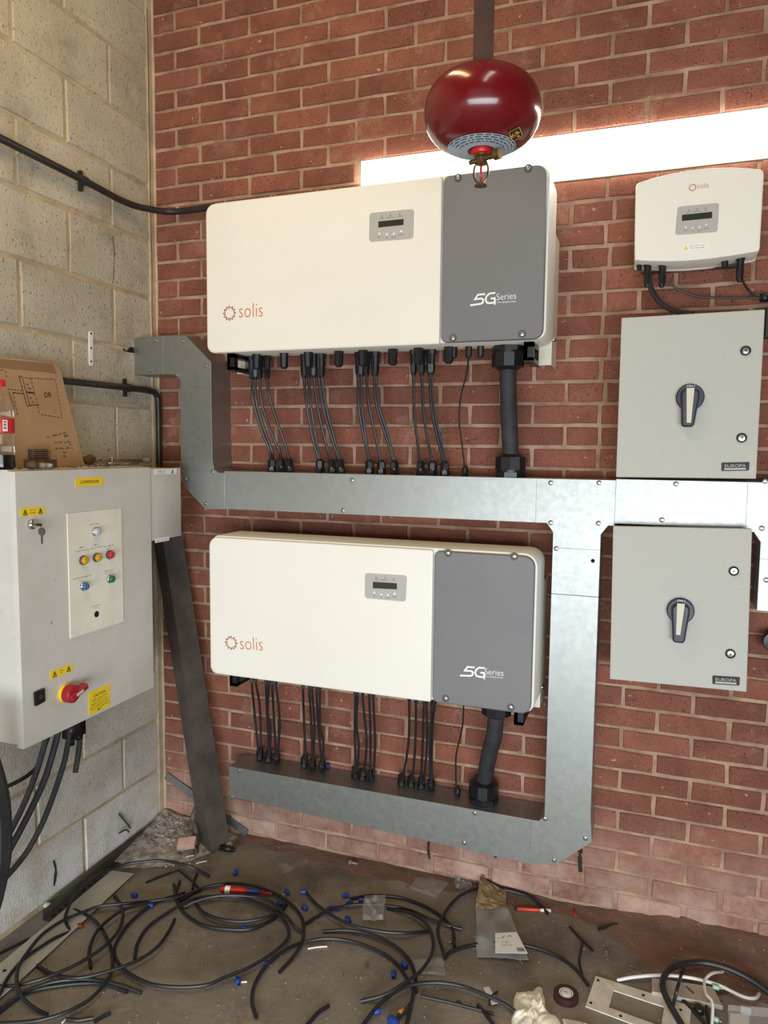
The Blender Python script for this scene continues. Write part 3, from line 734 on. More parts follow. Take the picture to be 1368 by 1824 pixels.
# ring label around the neck
def body_r(h):
    s = min(1, max(-1, h/EB)); a = math.asin(math.copysign(abs(s)**(1/.9), s)); return .1195*abs(math.cos(a))**.7
bm = new(); rings = []
for h in (-.0755, -.0745, -.073, -.071, -.0685):
    r = body_r(h)+.0012
    rings.append([ec+V((math.cos(2*math.pi*k/36)*r, math.sin(2*math.pi*k/36)*r, h-.0008)) for k in range(36)])
loft(bm, rings, False, False); lb = part('ring_label', bm, M_LABELB, eb)
bm = new()
for j, h in enumerate((-.0696, -.0712, -.0727, -.0740)):
    r = body_r(h)+.0022; rr = random.Random(j)
    a = -2.6
    while a < .3:
        w = rr.uniform(.08, .3)
        ribbon(bm, [ec+V((math.cos(a+w*s/4)*r, math.sin(a+w*s/4)*r, h-.0014)) for s in range(5)], .0016, V((math.cos(a), math.sin(a), -1)), .0002); a += w+.07
part('lettering', bm, M_INK, lb)
pp = [on_body(*p) for p in ((904,234),(925,223),(936,242),(915,256))]
nn = (pp[1]-pp[0]).cross(pp[3]-pp[0]).normalized(); nn = nn if nn.dot(CAM-ec) > 0 else -nn
bm = new(); prism(bm, [p+nn*.0015 for p in pp], nn, .002); lb2 = part('weight_label', bm, M_INK, eb)
mid = lambda a, b: pp[0].lerp(pp[1], a).lerp(pp[3].lerp(pp[2], a), b)+nn*.0015
bm = new(); text(bm, 'Kg', mid(.18,.62), mid(.80,.45), nn, .0006); text(bm, '4', mid(.58,.92), mid(.80,.86), nn, .0006)
for i in range(4): ribbon(bm, [pp[i].lerp(pp[(i+2) % 4], .07)+nn*.0015, pp[(i+1) % 4].lerp(pp[(i+3) % 4], .07)+nn*.0015], .0012, nn, .0005)
part('lettering', bm, M_YEL, lb2, smooth=False)
b0 = ec-V((0,0,EB-.001))
bm = new(); lathe(bm, b0, V((0,0,-1)), [(.021,-.004),(.022,.003),(.020,.008),(.014,.010)], 20); part('neck', bm, M_REDP, ext)
bm = new(); lathe(bm, b0-V((0,0,.009)), V((0,0,-1)), [(.015,0),(.015,.004),(.011,.006),(.011,.014),(.014,.015),(.014,.018),(.006,.021)], 14)
cyl(bm, b0-V((.0,.0,.018)), b0+V((.034,-.012,-.016)), .006, seg=8); cyl(bm, b0+V((.030,-.011,-.016)), b0+V((.042,-.015,-.016)), .0115, seg=14)
cyl(bm, b0-V((0,0,.018)), b0+V((-.026,.006,-.020)), .005, seg=8)
part('valve', bm, M_BRASS, ext)
s0 = b0-V((0,0,.027))
bm = new()
for s in (-1, 1):
    tube(bm, [s0+V((s*.006,0,.004)), s0+V((s*.014,0,-.006)), s0+V((s*.014,0,-.024)), s0+V((s*.008,0,-.036)), s0+V((0,0,-.040))], .0024, 6, 4)
cyl(bm, s0-V((0,0,.037)), s0-V((0,0,.044)), .0055, seg=8); lathe(bm, s0-V((0,0,.043)), V((0,0,-1)), [(.013,0),(.0135,.0015),(.004,.002)], 12)
part('sprinkler_frame', bm, M_BRASS, ext)
bm = new(); cyl(bm, s0-V((0,0,.002)), s0-V((0,0,.034)), .0026, seg=8); part('glass_bulb', bm, M_REDP, ext)
w = .0205; ang = math.atan2(CAM.y-ec.y, CAM.x-ec.x)+math.pi/2+.10
ex = V((math.cos(ang), math.sin(ang), 0)); ey = V((-ex.y, ex.x, 0))
if ey.dot(CAM-ec) < 0: ey = -ey
base = ec+V((0,0,EB-.010))
bm = new(); prism(bm, [base-ex*w, base+ex*w, base+ex*w+V((0,0,4.3-base.z)), base-ex*w+V((0,0,4.3-base.z))], ey, .008); 
prism(bm, [base+ex*w-ey*.001, base+ex*w+V((0,0,4.3-base.z))-ey*.001, base+ex*w+V((0,0,4.3-base.z))-ey*.024, base+ex*w-ey*.024], ex, .004)
part('hanging_strap', bm, M_STRAP, ext, smooth=False)
bm = new(); p = base+ex*.012+V((0,0,.022)); cyl(bm, p+ey*.002, p+ey*.010, .006, seg=6); part('bolt', bm, M_STEEL, ext)

# ================================================================== LEFT WALL: cabinet and its side box
XC = .27
def K(u, v, x=XC): return PX(u, v, x)
ya, yb_ = -1.010, -.402; zc1, zc0 = 1.582, .757
cab = thing('control_cabinet', 'light grey control cabinet with coloured push buttons on the block wall', 'cabinet', (0, (ya+yb_)/2, zc0))
bm = new(); box(bm, (.002, ya+.006, zc0+.008), (XC-.030, yb_-.004, zc1)); part('body', bm, M_CAB, cab, smooth=False)
bm = new(); prism(bm, rquad([V((XC,ya,zc1-.004)), V((XC,yb_,zc1-.004)), V((XC,yb_,zc0)), V((XC,ya,zc0))], .003, 2), NL, .024, .003); door = part('door', bm, M_CAB, cab)
bm = new(); box(bm, (XC-.031, ya+.012, zc0+.012), (XC-.023, yb_-.01, zc1-.012)); part('door_seal', bm, mat('grey_seal', (120,122,122), rough=.7), cab)
pc = [K(118,917), K(214,903), K(219,1106), K(125,1138)]
pc[0].z = pc[1].z = (pc[0].z+pc[1].z)/2; pc[2].z = pc[3].z = (pc[2].z+pc[3].z)/2
pc[0].y = pc[3].y = (pc[0].y+pc[3].y)/2; pc[1].y = pc[2].y = (pc[1].y+pc[2].y)/2
bm = new(); prism(bm, [p+NL*.004 for p in pc], NL, .004); pan = part('button_panel', bm, M_PANEL, door, smooth=False)
def button(u, v, mt, ring=M_CHROME, r=.0135):
    p = K(u, v, XC+.004)
    bm = new(); lathe(bm, p, NL, [(r+.0015,0),(r+.0015,.006),(r,.008)], 20); o = part('button_ring', bm, ring, door)
    bm = new(); lathe(bm, p+NL*.007, NL, [(r*.93,0),(r*.93,.006),(r*.75,.010),(r*.3,.012)], 20); part('push_button', bm, mt, door)
for u, v, mt in ((169,947,M_WHB),(147,998,M_AMB),(171,993,M_AMB),(194,988,M_REDB),(148,1044,M_BLUEB),(195,1031,M_GRNB)): button(u, v, mt, M_STEEL if mt is M_AMB or mt is M_REDB else M_CHROME)
p = K(172,1094, XC+.004); bm = new(); disc(bm, p, NL, .0105, .0007, 18); part('hole', bm, M_HOLE, door)
bm = new(); sd = 20
for a, b in (((159,936),(178,933)),((134,984),(158,977)),((141,977),(150,975)),((162,978),(182,973)),((167,972),(174,971)),((184,975),(202,970)),((189,979),(198,977)),((130,1033),(162,1025)),((141,1036),(149,1034)),((186,1019),(202,1014)),((187,1023),(201,1019)),((163,1082),(181,1077)),((169,1085),(176,1083))):
    A, B = K(*a, XC+.004), K(*b, XC+.004); B.z = A.z
    scribble(bm, A, B, NL, .004, .0009, sd, .0008); sd += 1
part('lettering', bm, M_INKG, pan)
def sticker(q, name='sticker', mt=M_YEL, parent=None, x=XC):
    c = [K(*p, x)+NL*.0012 for p in q]
    z = (c[0].z+c[1].z)/2; c[0].z = c[1].z = z; z = (c[2].z+c[3].z)/2; c[2].z = c[3].z = z
    bm = new(); prism(bm, c, NL, .001); return part(name, bm, mt, parent or door, smooth=False), lambda a, b: c[0].lerp(c[1], a).lerp(c[3].lerp(c[2], a), b)
def tri(bm, f, a, b, s, h):
    pts = [f(a, b-h), f(a+s, b+h), f(a-s, b+h), f(a, b-h)]
    ribbon(bm, pts, .0022, NL, .0006); ribbon(bm, [f(a+s*.15, b-h*.3), f(a-s*.2, b+h*.25), f(a+s*.2, b+h*.2), f(a-s*.1, b+h*.75)], .0016, NL, .0006)
s1, f = sticker([(134,852),(183,849),(183,864),(134,868)]); bm = new(); text(bm, 'COMPRESSOR', f(.16,.66), f(.84,.66), NL, .0006); part('lettering', bm, M_INK, s1, smooth=False)
s2, f = sticker([(35,905),(79,902),(80,917),(36,920)]); bm = new(); tri(bm, f, .19, .5, .075, .30); tri(bm, f, .81, .5, .075, .30); scribble(bm, f(.37,.40), f(.63,.40), NL, .003, .001, 50); scribble(bm, f(.37,.72), f(.63,.72), NL, .003, .001, 51); part('lettering', bm, M_INK, s2)
s3, f = sticker([(88,1196),(128,1182),(129,1196),(89,1210)]); bm = new(); tri(bm, f, .2, .5, .08, .32); tri(bm, f, .82, .5, .08, .32); scribble(bm, f(.42,.42), f(.6,.42), NL, .003, .001, 52); scribble(bm, f(.44,.75), f(.56,.75), NL, .003, .001, 53); part('lettering', bm, M_INK, s3)
s4, f = sticker([(157,1232),(195,1219),(196,1257),(158,1274)]); bm = new(); text(bm, 'CAUTION', f(.22,.30), f(.78,.30), NL, .0006)
for k, (a, b) in enumerate(((.14,.9),(.18,.86),(.12,.9),(.07,.95),(.07,.95))): scribble(bm, f(a, .43+.10*k), f(b, .43+.10*k), NL, .0032, .0011, 60+k)
ribbon(bm, [f(.46,.88), f(.44,.96)], .003, NL); scribble(bm, f(.38,.95), f(.66,.95), NL, .004, .0012, 70); part('lettering', bm, M_INK, s4, smooth=False)
# key lock
p = K(55, 934)
bm = new(); lathe(bm, p, NL, [(.015,0),(.015,.010),(.012,.014),(.009,.016)], 18); lk = part('lock', bm, M_CHROME, door)
bm = new(); box(bm, p+V((.014,-.002,-.004)), p+V((.040,.002,.004))); part('lock_key', bm, M_BLACK, lk)
bm = new(); q = p+V((.036, .004, -.020)); lathe(bm, q-V((0,.002,0)), V((0,1,0)), [(.012,0),(.012,.004)], 14); box(bm, q+V((-.003,-.001,-.036)), q+V((.003,.001,-.01))); part('hanging_key', bm, M_STEEL, lk)
# rotary isolator
p = K(116, 1234)
bm = new(); lathe(bm, p, NL, [(.030,0),(.030,.012)], 28); rs = part('isolator_collar', bm, M_YEL, door)
bm = new(); lathe(bm, p+NL*.012, NL, [(.029,0),(.028,.022),(.024,.026)], 28); rk = part('isolator_knob', bm, M_REDD, rs)
dr = V((0, .96, .28)); sd_ = V((0, -.28, .96))
q = p+NL*.050
bm = new(); prism(bm, [q-dr*.022+sd_*.010, q+dr*.050+sd_*.008, q+dr*.050-sd_*.008, q-dr*.022-sd_*.010], NL, .026, .003); part('grip', bm, M_REDD, rk)
bm = new(); prism(bm, [q+NL*.0008-dr*.004+sd_*.004, q+NL*.0008+dr*.026+sd_*.004, q+NL*.0008+dr*.026-sd_*.004, q+NL*.0008-dr*.004-sd_*.004], NL, .001); part('pointer', bm, M_TAN, rk)
lc_ = [K(59,1233), K(77,1225), K(78,1249), K(61,1258)]
bm = new(); prism(bm, [x+NL*.008 for x in rquad(lc_, .003, 2)], NL, .008, .002); lt = part('latch', bm, M_BLACK, door)
bm = new(); lathe(bm, K(69,1241)+NL*.008, NL, [(.006,0),(.006,.001),(.003,.001),(.003,-.002)], 12); part('latch_core', bm, M_STEEL, lt)
# side box
bxy1 = -.212; bz1, bz0 = 1.572, 1.306
sbx = thing('junction_box', 'small grey box with white stickers between the cabinet and the corner', 'junction box', (0, -.3, bz0))
bm = new(); box(bm, (.002, yb_+.004, bz0+.004), (XC-.018, bxy1-.003, bz1-.002)); part('body', bm, M_CAB, sbx, smooth=False)
bm = new(); prism(bm, [V((XC-.006,yb_+.003,bz1)), V((XC-.006,bxy1,bz1)), V((XC-.006,bxy1,bz0)), V((XC-.006,yb_+.003,bz0))], NL, .012, .002); ld = part('lid', bm, M_CAB, sbx)
xs_ = XC-.006
s5, f = sticker([(275,836),(314,835),(314,844),(275,846)], mt=M_PAPER, parent=ld, x=xs_); bm = new(); scribble(bm, f(.12,.45), f(.5,.45), NL, .003, .001, 80); scribble(bm, f(.12,.8), f(.45,.8), NL, .003, .001, 81); tri(bm, f, .8, .5, .04, .3); part('lettering', bm, M_INK, s5)
s6, f = sticker([(276,960),(301,955),(301,962),(276,968)], mt=M_PAPER, parent=ld, x=xs_); bm = new()
for a in (.2,.5,.8): scribble(bm, f(a-.06,.7), f(a+.06,.7), NL, .003, .0012, int(82+a*10))
part('lettering', bm, M_INK, s6)
# ---- cables under the cabinet
def under(name, pts, xs, r, label, mt=M_CABLEG, cat='cable'):
    P = [PX(u, v, x) for (u, v), x in zip(pts, xs)]
    bm = new(); tube(bm, P, r, 10, 6); return solo(name, bm, mt, label, cat)
under('supply_cable', [(86,1312),(80,1330),(69,1361),(47,1383),(7,1403),(-30,1412)], [.14,.14,.13,.12,.12,.12], .0065, 'thin black cable bending off left under the cabinet', M_CABLE)
under('supply_cable', [(83,1310),(78,1331),(63,1381),(43,1431),(19,1480),(-10,1530)], [.15,.15,.15,.15,.15,.15], .0095, 'dark grey cable under the cabinet, leftmost of the three thick ones')
under('supply_cable', [(104,1300),(99,1323),(80,1387),(50,1452),(19,1510),(-8,1556)], [.15]*6, .0105, 'dark grey cable under the cabinet, middle of the three thick ones')
under('supply_cable', [(125,1292),(122,1320),(110,1372),(80,1456),(48,1517),(11,1562),(-15,1590)], [.14,.14,.13,.12,.10,.09,.09], .0095, 'dark grey cable under the cabinet, rightmost of the three thick ones')
under('cable_stub', [(145,1290),(143,1310),(139,1345),(134,1376)], [.12]*4, .0095, 'short cut cable stub hanging under the cabinet', M_CABLEG)
bm = new(); p = PX(130, 1310, .13); box(bm, p+V((-.02,-.03,-.004)), p+V((.02,.04,.05))); cyl(bm, p+V((0,-.01,-.004)), p+V((0,-.01,-.03)), .012, seg=8); cyl(bm, p+V((0,.025,-.004)), p+V((0,.025,-.022)), .014, seg=6); part('cable_gland', bm, M_BLACK, cab)
under('flexible_hose', [(-60,1290),(-22,1400),(-12,1475),(-16,1550),(-45,1650),(-110,1720)], [.28,.28,.28,.28,.28,.28], .048, 'fat black hose at the left edge below the cabinet', M_RUBBER, 'hose')
# ---- conduits
def conduit(pts3, r, label, clips):
    t = thing('conduit', label, 'conduit', pts3[0])
    bm = new(); tube(bm, pts3, r, 12, 8); part('pipe', bm, M_PIPE, t)
    for c, ax in clips:
        bm = new(); cyl(bm, c-ax*.008, c+ax*.008, r*1.35, seg=12); box(bm, c+V((-.024,-.006,-.034)), c+V((-.010,.006,.036))); part('saddle_clip', bm, M_PIPE, t)
    return t
a = PX(-120,186,.024); b = PX(0,246,.024); c1 = PX(150,322,.024); c2 = PX(225,361,.024); c2b = PX(252,372,.03)
d1 = PY(312,377,-.024); d2 = PY(370,370,-.024); d3 = PY(460,360,-.024)
conduit([a, b, c1, c2, c2b.lerp(d1,.35), d1, d2, d3], .0125, 'black conduit bending round the corner into the brick wall behind the upper inverter', [(c1, (c2-c1).normalized())])
e0 = PX(20,668,.02); e1_ = PX(228,691,.02); e2 = PX(268,697,.02)
conduit([e0, e1_, e2, e2+V((.004,.03,-.012)), e2+V((.006,.042,-.05)), V((e2.x+.006, e2.y+.042, 1.62)), V((e2.x+.006, e2.y+.042, 1.575))], .0125, 'black conduit running along the block wall and down the corner behind the cabinet', [(e1_, (e2-e1_).normalized())])
# white fixing strip on the blocks
bm = new(); q = [PX(*p, .004) for p in ((159,590),(166,590),(166,652),(160,652))]; prism(bm, rquad(q, .006), NL, .005); fx = tag(link('fixing_strip', finish(bm, 'fixing_strip'), M_PAPER, V((0,0,0))), 'small white fixing strip on the block wall above the cardboard', 'strip'); ORG[fx.name] = V((0,0,0))
for v in (594, 620, 644):
    bm = new(); disc(bm, PX(162.5, v, .004), NL, .004, .0006, 10); part('hole', bm, M_HOLE, fx)

# ================================================================== ON TOP OF THE CABINET
ZC = zc1+.001
cb0 = PX(150, 824, .13); cb0.z = ZC
n_c = V((math.cos(.16), 0, math.sin(.16)))
p0c = V((.13, 0, ZC))
def CP(u, v): return PP(u, v, p0c, n_c)
tl = CP(-70,628); bl = CP(-70,826); tr_ = CP(98,648); r1 = CP(108,660); br = CP(151,823); bl.z = br.z = ZC
card = thing('cardboard_sheet', 'brown cardboard sheet with a hand-drawn wiring sketch leaning on the block wall', 'cardboard', bl.lerp(br, .5))
bm = new(); prism(bm, [bl, br, CP(133,760), r1, tr_, CP(60,642), CP(20,638), tl], n_c, .005); cs_ = part('sheet', bm, M_CARD, card, smooth=False)
bm = new(); z8 = lambda a, b: CP(a/8.294, 620+b/8.294)
def dash(pts, w=.0022, dashed=False):
    P = [z8(*p) for p in pts]
    for A, B in zip(P, P[1:]):
        n = max(1, int((B-A).length/.012)) if dashed else 1
        for k in range(n): ribbon(bm, [A.lerp(B, k/n), A.lerp(B, (k+(.62 if dashed else 1))/n)], w, n_c, .0006)
dash([(275,412),(325,425),(440,850),(400,855),(275,412)]); dash([(365,440),(815,465)], dashed=True); dash([(815,465),(915,1030)], dashed=True); dash([(915,1030),(590,980)], dashed=True); dash([(450,440),(510,670),(585,980)], dashed=True)
dash([(390,645),(510,660)]); dash([(400,660),(510,672)]); dash([(440,845),(575,840)]); dash([(110,605),(340,632)], dashed=True); dash([(190,655),(345,678)]); dash([(190,655),(262,1010)], dashed=True); dash([(0,325),(80,330),(100,465)], dashed=True); dash([(130,645),(215,900)])
text(bm, 'DB', z8(665,730), z8(760,722), n_c, .0008)
for k, (a, b) in enumerate((((390,560),(455,550)),((415,615),(465,610)),((440,755),(500,745)),((470,815),(515,810)),((335,590),(350,585)),((775,1310),(985,1270)),((945,1315),(1020,1308)),((800,1415),(1050,1395)),((1025,1440),(1080,1432)),((820,1500),(1085,1490)),((930,1555),(985,1548)),((940,1615),(990,1610)),((690,1335),(740,1325)))):
    scribble(bm, z8(*a), z8(*b), n_c, .0065, .0016, 100+k)
part('pen_drawing', bm, M_INK, cs_)
bm = new(); prism(bm, [z8(*p)+n_c*.0012 for p in ((-300,130),(0,160),(600,215),(780,235),(830,378),(640,350),(0,290),(-300,270))], n_c, .0011); part('packing_tape', bm, mat('brown_tape', (140,104,72), rough=.4), cs_)
# bottle
bp = PX(5, 832, .20); bp.z = ZC
bot = thing('drink_bottle', 'small plastic cola bottle with a red cap standing on the cabinet', 'bottle', bp)
bm = new(); lathe(bm, bp, NU, [(.028,0),(.033,.006),(.0335,.05),(.031,.07),(.0335,.09),(.034,.10),(.034,.155),(.030,.185),(.020,.215),(.0135,.232),(.0125,.245)], 28); part('body', bm, M_PET, bot)
bm = new(); lathe(bm, bp, NU, [(.026,.003),(.031,.008),(.0315,.042),(.0,.042)], 24); part('drink', bm, M_COLA, bot)
bm = new(); lathe(bm, bp, NU, [(.0345,.105),(.0348,.106),(.0348,.146),(.0345,.147)], 28); bl_ = part('label_wrap', bm, M_REDBOTTLE, bot)
bm = new(); a0 = math.atan2(CAM.y-bp.y, CAM.x-bp.x)
arc = lambda a, z, r=.0353: bp+V((math.cos(a)*r, math.sin(a)*r, z))
for k in range(4):
    a1, a2 = a0+.10+k*.09, a0+.19+k*.09
    v4 = [bm.verts.new(arc(a, z)) for a, z in ((a1,.110),(a2,.110),(a2,.142),(a1,.142))]; bm.faces.new(v4)
part('barcode_patch', bm, M_PAPER, bl_, smooth=False)
bm = new()
for k in range(9):
    z = .114+k*.003
    ribbon(bm, [arc(a0+.14+s*.06, z, .0354) for s in range(5)], .0008+.0008*(k % 3), V((math.cos(a0+.25), math.sin(a0+.25), 0)), .0004)
part('barcode', bm, M_INK, bl_)
bm = new(); lathe(bm, bp, NU, [(.0145,.238),(.0148,.242),(.0148,.256),(.0135,.2585),(.004,.259)], 24); part('cap', bm, M_REDP, bot)
# junk beside the bottle
def stone(name, c, r, mt, label, cat, sq=(1,1,.6), seed=0):
    bm = new(); bmesh.ops.create_icosphere(bm, subdivisions=2, radius=1)
    for v in bm.verts:
        k = 1+.35*noise.noise(v.co*1.3+V((seed*7.1, 0, 0)))
        v.co = V((v.co.x*sq[0], v.co.y*sq[1], v.co.z*sq[2]))*r*k
    mz = min(v.co.z for v in bm.verts)
    for v in bm.verts: v.co = v.co+V(c)-V((0,0,mz))
    return solo(name, bm, mt, label, cat, smooth=False)
p = PX(69, 830, .17); p.z = ZC
vb = thing('wooden_offcut', 'dirty brown wooden offcut lying in front of the cardboard', 'wood', p)
bm = new(); box(bm, p+V((-.02,-.04,0)), p+V((.03,.045,.026))); part('block', bm, M_WOOD, vb, smooth=False)
hv = thing('ribbed_vent', 'small ribbed grey-brown vent cover on the wooden offcut', 'vent', p+V((0,0,.026)))
bm = new(); box(bm, p+V((-.012,-.03,.026)), p+V((.010,.03,.058))); part('backing', bm, M_STEEL, hv)
for k in range(5):
    bm = new(); box(bm, p+V((.006,-.032,.0275+k*.0062)), p+V((.018,.032,.0312+k*.0062))); part('rib', bm, M_WOOD, hv)
for k, (u, r, mt, lab, cat) in enumerate(((58,.019,M_WOOD,'brown clod of dirt left of the grey stones on the cabinet','clod'),(74,.016,M_RUBBLE,'larger grey stone on the cabinet beside the wooden offcut','stone'),(87,.013,M_RUBBLE,'small dark grey stone on the cabinet near the cardboard','stone'))):
    q = PX(u, 833, .235); q.z = ZC; stone('clod' if cat == 'clod' else 'stone', q, r, mt, lab, cat, seed=k+1)
for k, (u, r, lab) in enumerate(((158,.020,'brown crumpled rag right of the cardboard on the cabinet'),(262,.014,'dusty lump of mortar near the corner on the cabinet'))):
    q = PX(u, 829, .06 if k == 0 else .12); q.z = ZC; stone('rag' if k == 0 else 'mortar_lump', q, r, M_WOOD if k == 0 else M_RUBBLE, lab, 'rag' if k == 0 else 'mortar', (.8,1.6,.9), seed=k+9)
q = PX(215, 829, .16); q.z = ZC+.006
bm = new(); cyl(bm, q+V((0,-.07,0)), q+V((0,.10,0)), .006, seg=8); cyl(bm, q+V((0,-.045,0)), q+V((0,-.045,.024)), .004, seg=8); solo('steel_rod', bm, M_SCREW, 'thin steel rod with an upright pin lying on the cabinet', 'rod')
q = PX(183, 829, .18); q.z = ZC
bm = new(); box(bm, q+V((0,-.013,0)), q+V((.004,-.009,.024))); box(bm, q+V((0,.009,0)), q+V((.004,.013,.024))); box(bm, q+V((0,-.013,.020)), q+V((.004,.013,.024))); box(bm, q+V((-.01,-.013,0)), q+V((.012,.013,.003))); solo('metal_bracket', bm, M_GALV, 'small square metal bracket standing on the cabinet', 'bracket', smooth=False)
bm = new(); q = PX(136, 800, .05); box(bm, V((.02,q.y-.006,ZC)), V((.03,q.y+.012,ZC+.09))); solo('metal_strip', bm, M_STEEL, 'dark metal strip standing behind the cardboard', 'strip')
# dirt line on the cabinet roof
bm = new(); rd = random.Random(5)
for k in range(70):
    y = rd.uniform(ya+.03, yb_-.02); x = rd.uniform(.1, XC-.04); r = rd.uniform(.003, .008)
    lathe(bm, V((x, y, ZC-.001)), NU, [(r, 0), (r*.7, r*.5), (r*.2, r*.7)], 6)
solo('dirt', bm, M_DUST, 'dirt and grit scattered on the cabinet roof', 'dirt', kind='stuff', smooth=False)

# ================================================================== LEANING STEEL
def bar_between(name, a, b, prof, xdir, mt, label, cat):
    a, b = V(a), V(b); d = (b-a).normalized(); x = V(xdir); x = (x-d*x.dot(d)).normalized(); y = d.cross(x)
    bm = new(); loft(bm, [[p+x*s+y*t for s, t in prof] for p in (a, b)]); return solo(name, bm, mt, label, cat, smooth=False)
sa, sb = PZ(391, 1500, .0), PY(307, 1000, -.075); sb = sa+(sb-sa)*1.25
rot = lambda a, s: [(s*math.cos(a+k*math.pi/2), s*math.sin(a+k*math.pi/2)) for k in range(4)]
sa.y -= .03; sa.z = -.0; s_ = .062
bar_between('steel_post', sa, sb, rot(.30, s_), (1, 0, 0), M_STEEL, 'dark steel post leaning against the wall in the corner', 'post')
fa, fb = PY(277, 1378, -.010), PY(444, 1488, -.010); fa.x = max(fa.x, .02)
fd = (fb-fa).normalized(); fn = V((-fd.z, 0, fd.x))
if fn.z < 0: fn = -fn
fb = fa+fd*((fa.z-.018)/-fd.z)
bm = new(); prism(bm, [fa+fn*.017, fb+fn*.017, fb-fn*.017, fa-fn*.017], NB, .003); solo('flat_bar', bm, M_GALV, 'flat grey metal bar leaning behind the steel post', 'bar', smooth=False)
# slotted angle along the wall base
ai = thing('slotted_angle', 'dark slotted steel angle lying along the foot of the block wall', 'angle iron', (.03, -.45, 0))
A0, A1 = V((.046, -.74, .002)), V((.020, -.09, .004)); ad = (A1-A0).normalized(); aw = V((-ad.y, ad.x, 0)); aw = aw if aw.x > 0 else -aw
bm = new(); prism(bm, [A0, A1, A1+aw*.034, A0+aw*.034], NU, .002); prism(bm, [A0, A1, A1+V((0,0,.034)), A0+V((0,0,.034))], aw, .003); part('angle', bm, M_STEEL, ai, smooth=False)
for k in range(20):
    c = A0+ad*(.03+k*.031)+aw*.018
    bm = new(); prism(bm, rquad([c-ad*.008+aw*.003+V((0,0,.0008)), c+ad*.010+aw*.004+V((0,0,.0008)), c+ad*.010-aw*.004+V((0,0,.0008)), c-ad*.010-aw*.004+V((0,0,.0008))], .0035, 2), NU, .0006); part('slot', bm, M_HOLE, ai)
# pale strip
bm = new(); prism(bm, [PZ(*p, .012) for p in ((199,1550),(238,1556),(27,1754),(-30,1800),(-90,1795),(0,1716))], NU, .003, .0006)
ws = solo('metal_strip', bm, M_PALEM, 'long pale metal lid strip lying beside the block wall', 'strip', smooth=False); ORG[ws.name] = V(ws.location)
bm = new(); disc(bm, PZ(8, 1729, .012), NU, .006, .0006, 10); part('hole', bm, M_HOLE, ws)

# ================================================================== DIRT
bm = new(); NX, NY = 90, 8; g = []
for i in range(NX+1):
    x = .40+i*(2.9-.40)/NX; row = []
    wd = .08+.05*noise.noise(V((x*2.3, 1, 0)))+.035*noise.noise(V((x*11, 7, 0)))+(.22*max(0, min(1, (x-1.8)/.35)))
    ht = .010+.008*noise.noise(V((x*3, 5, 0)))+(.035*max(0, min(1, (x-1.8)/.35)))
    for j in range(NY+1):
        t = j/NY; h = ht*(1-t)**1.6*(1+.6*noise.noise(V((x*16, t*6, 2))))
        row.append(bm.verts.new((x, -wd*t, max(h, 0)+.0005-.004*(t == 1))))
    g.append(row)
for i in range(NX):
    for j in range(NY): bm.faces.new((g[i][j], g[i+1][j], g[i+1][j+1], g[i][j+1]))
solo('dust_drift', bm, M_DUST, 'reddish dust and grit swept against the foot of the brick wall', 'dust', kind='stuff')
bm = new(); rd = random.Random(21)
for k in range(420):
    t = rd.random()**.7
    x = .02+.34*t*rd.random()+.02; y = -.02-.36*t*rd.random(); r = rd.uniform(.004, .013)*(1.2-t*.5)
    z = max(0, .05*(1-math.hypot(x, y)/.36))
    c = V((x, y, z)); rr = rd.random()*3
    P = [c+V((math.cos(a+rr)*r*rd.uniform(.7,1.2), math.sin(a+rr)*r*rd.uniform(.7,1.2), -r*.4)) for a in (0,1.57,3.14,4.71)]
    Q = [c+V((math.cos(a+rr+.4)*r*.6, math.sin(a+rr+.4)*r*.6, r*rd.uniform(.4,.9))) for a in (0,1.57,3.14,4.71)]
    loft(bm, [P, Q])
g = []
for i in range(15):
    row = []
    for j in range(15):
        x, y = .01+.40*i/14, -.01-.42*j/14
        h = .055*max(0, 1-math.hypot(x, y)/.40)+.010*noise.noise(V((x*20, y*20, 0)))*max(0, 1-math.hypot(x, y)/.4)
        row.append(bm.verts.new((x, y, h-.002)))
    g.append(row)
for i in range(14):
    for j in range(14): bm.faces.new((g[i][j], g[i][j+1], g[i+1][j+1], g[i+1][j]))
solo('rubble', bm, M_RUBBLE, 'pale rubble and plaster crumbs heaped in the corner', 'rubble', kind='stuff', smooth=False)
bm = new()
for k in range(700):
    p = PZ(rd.uniform(60, 1368), rd.uniform(1560, 1824)); 
    if p.y > -.03 or p.x < .03: continue
    r = rd.uniform(.001, .0032)
    cyl(bm, p, p+V((rd.uniform(-r,r), rd.uniform(-r,r), r*1.2)), r, r*.5, 5)
solo('floor_grit', bm, mat('grit', (168,158,146), (70,62,56), 40, rough=.9), 'fine pale grit and crumbs strewn over the floor', 'grit', kind='stuff', smooth=False)
# things in the corner
p = PZ(332, 1512, .03); bm = new()
a = V((.9,.35,0)).normalized(); b = V((-.35,.9,0)).normalized()
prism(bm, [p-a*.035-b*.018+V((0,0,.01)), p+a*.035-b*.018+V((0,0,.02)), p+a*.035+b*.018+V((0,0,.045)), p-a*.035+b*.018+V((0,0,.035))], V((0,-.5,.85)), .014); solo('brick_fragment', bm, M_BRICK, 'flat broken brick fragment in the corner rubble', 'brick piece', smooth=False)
p = PZ(349, 1520, .0); bm = new(); cyl(bm, p, p+V((0,0,.026)), .013, .012, 12); solo('metal_ferrule', bm, M_STEEL, 'small grey ferrule standing beside the brick fragment', 'ferrule')
p = PZ(345, 1505, .02)
bm = new(); tube(bm, [p+V((.01,0,-.015)), p+V((.0,.02,.05)), p+V((-.03,.04,.085)), p+V((-.02,.05,.125)), p+V((.01,.05,.135)), p+V((.02,.05,.115))], .012, 8, 5); solo('pipe_hook', bm, M_STEEL, 'curled dark scrap hook poking out of the corner rubble', 'hook')
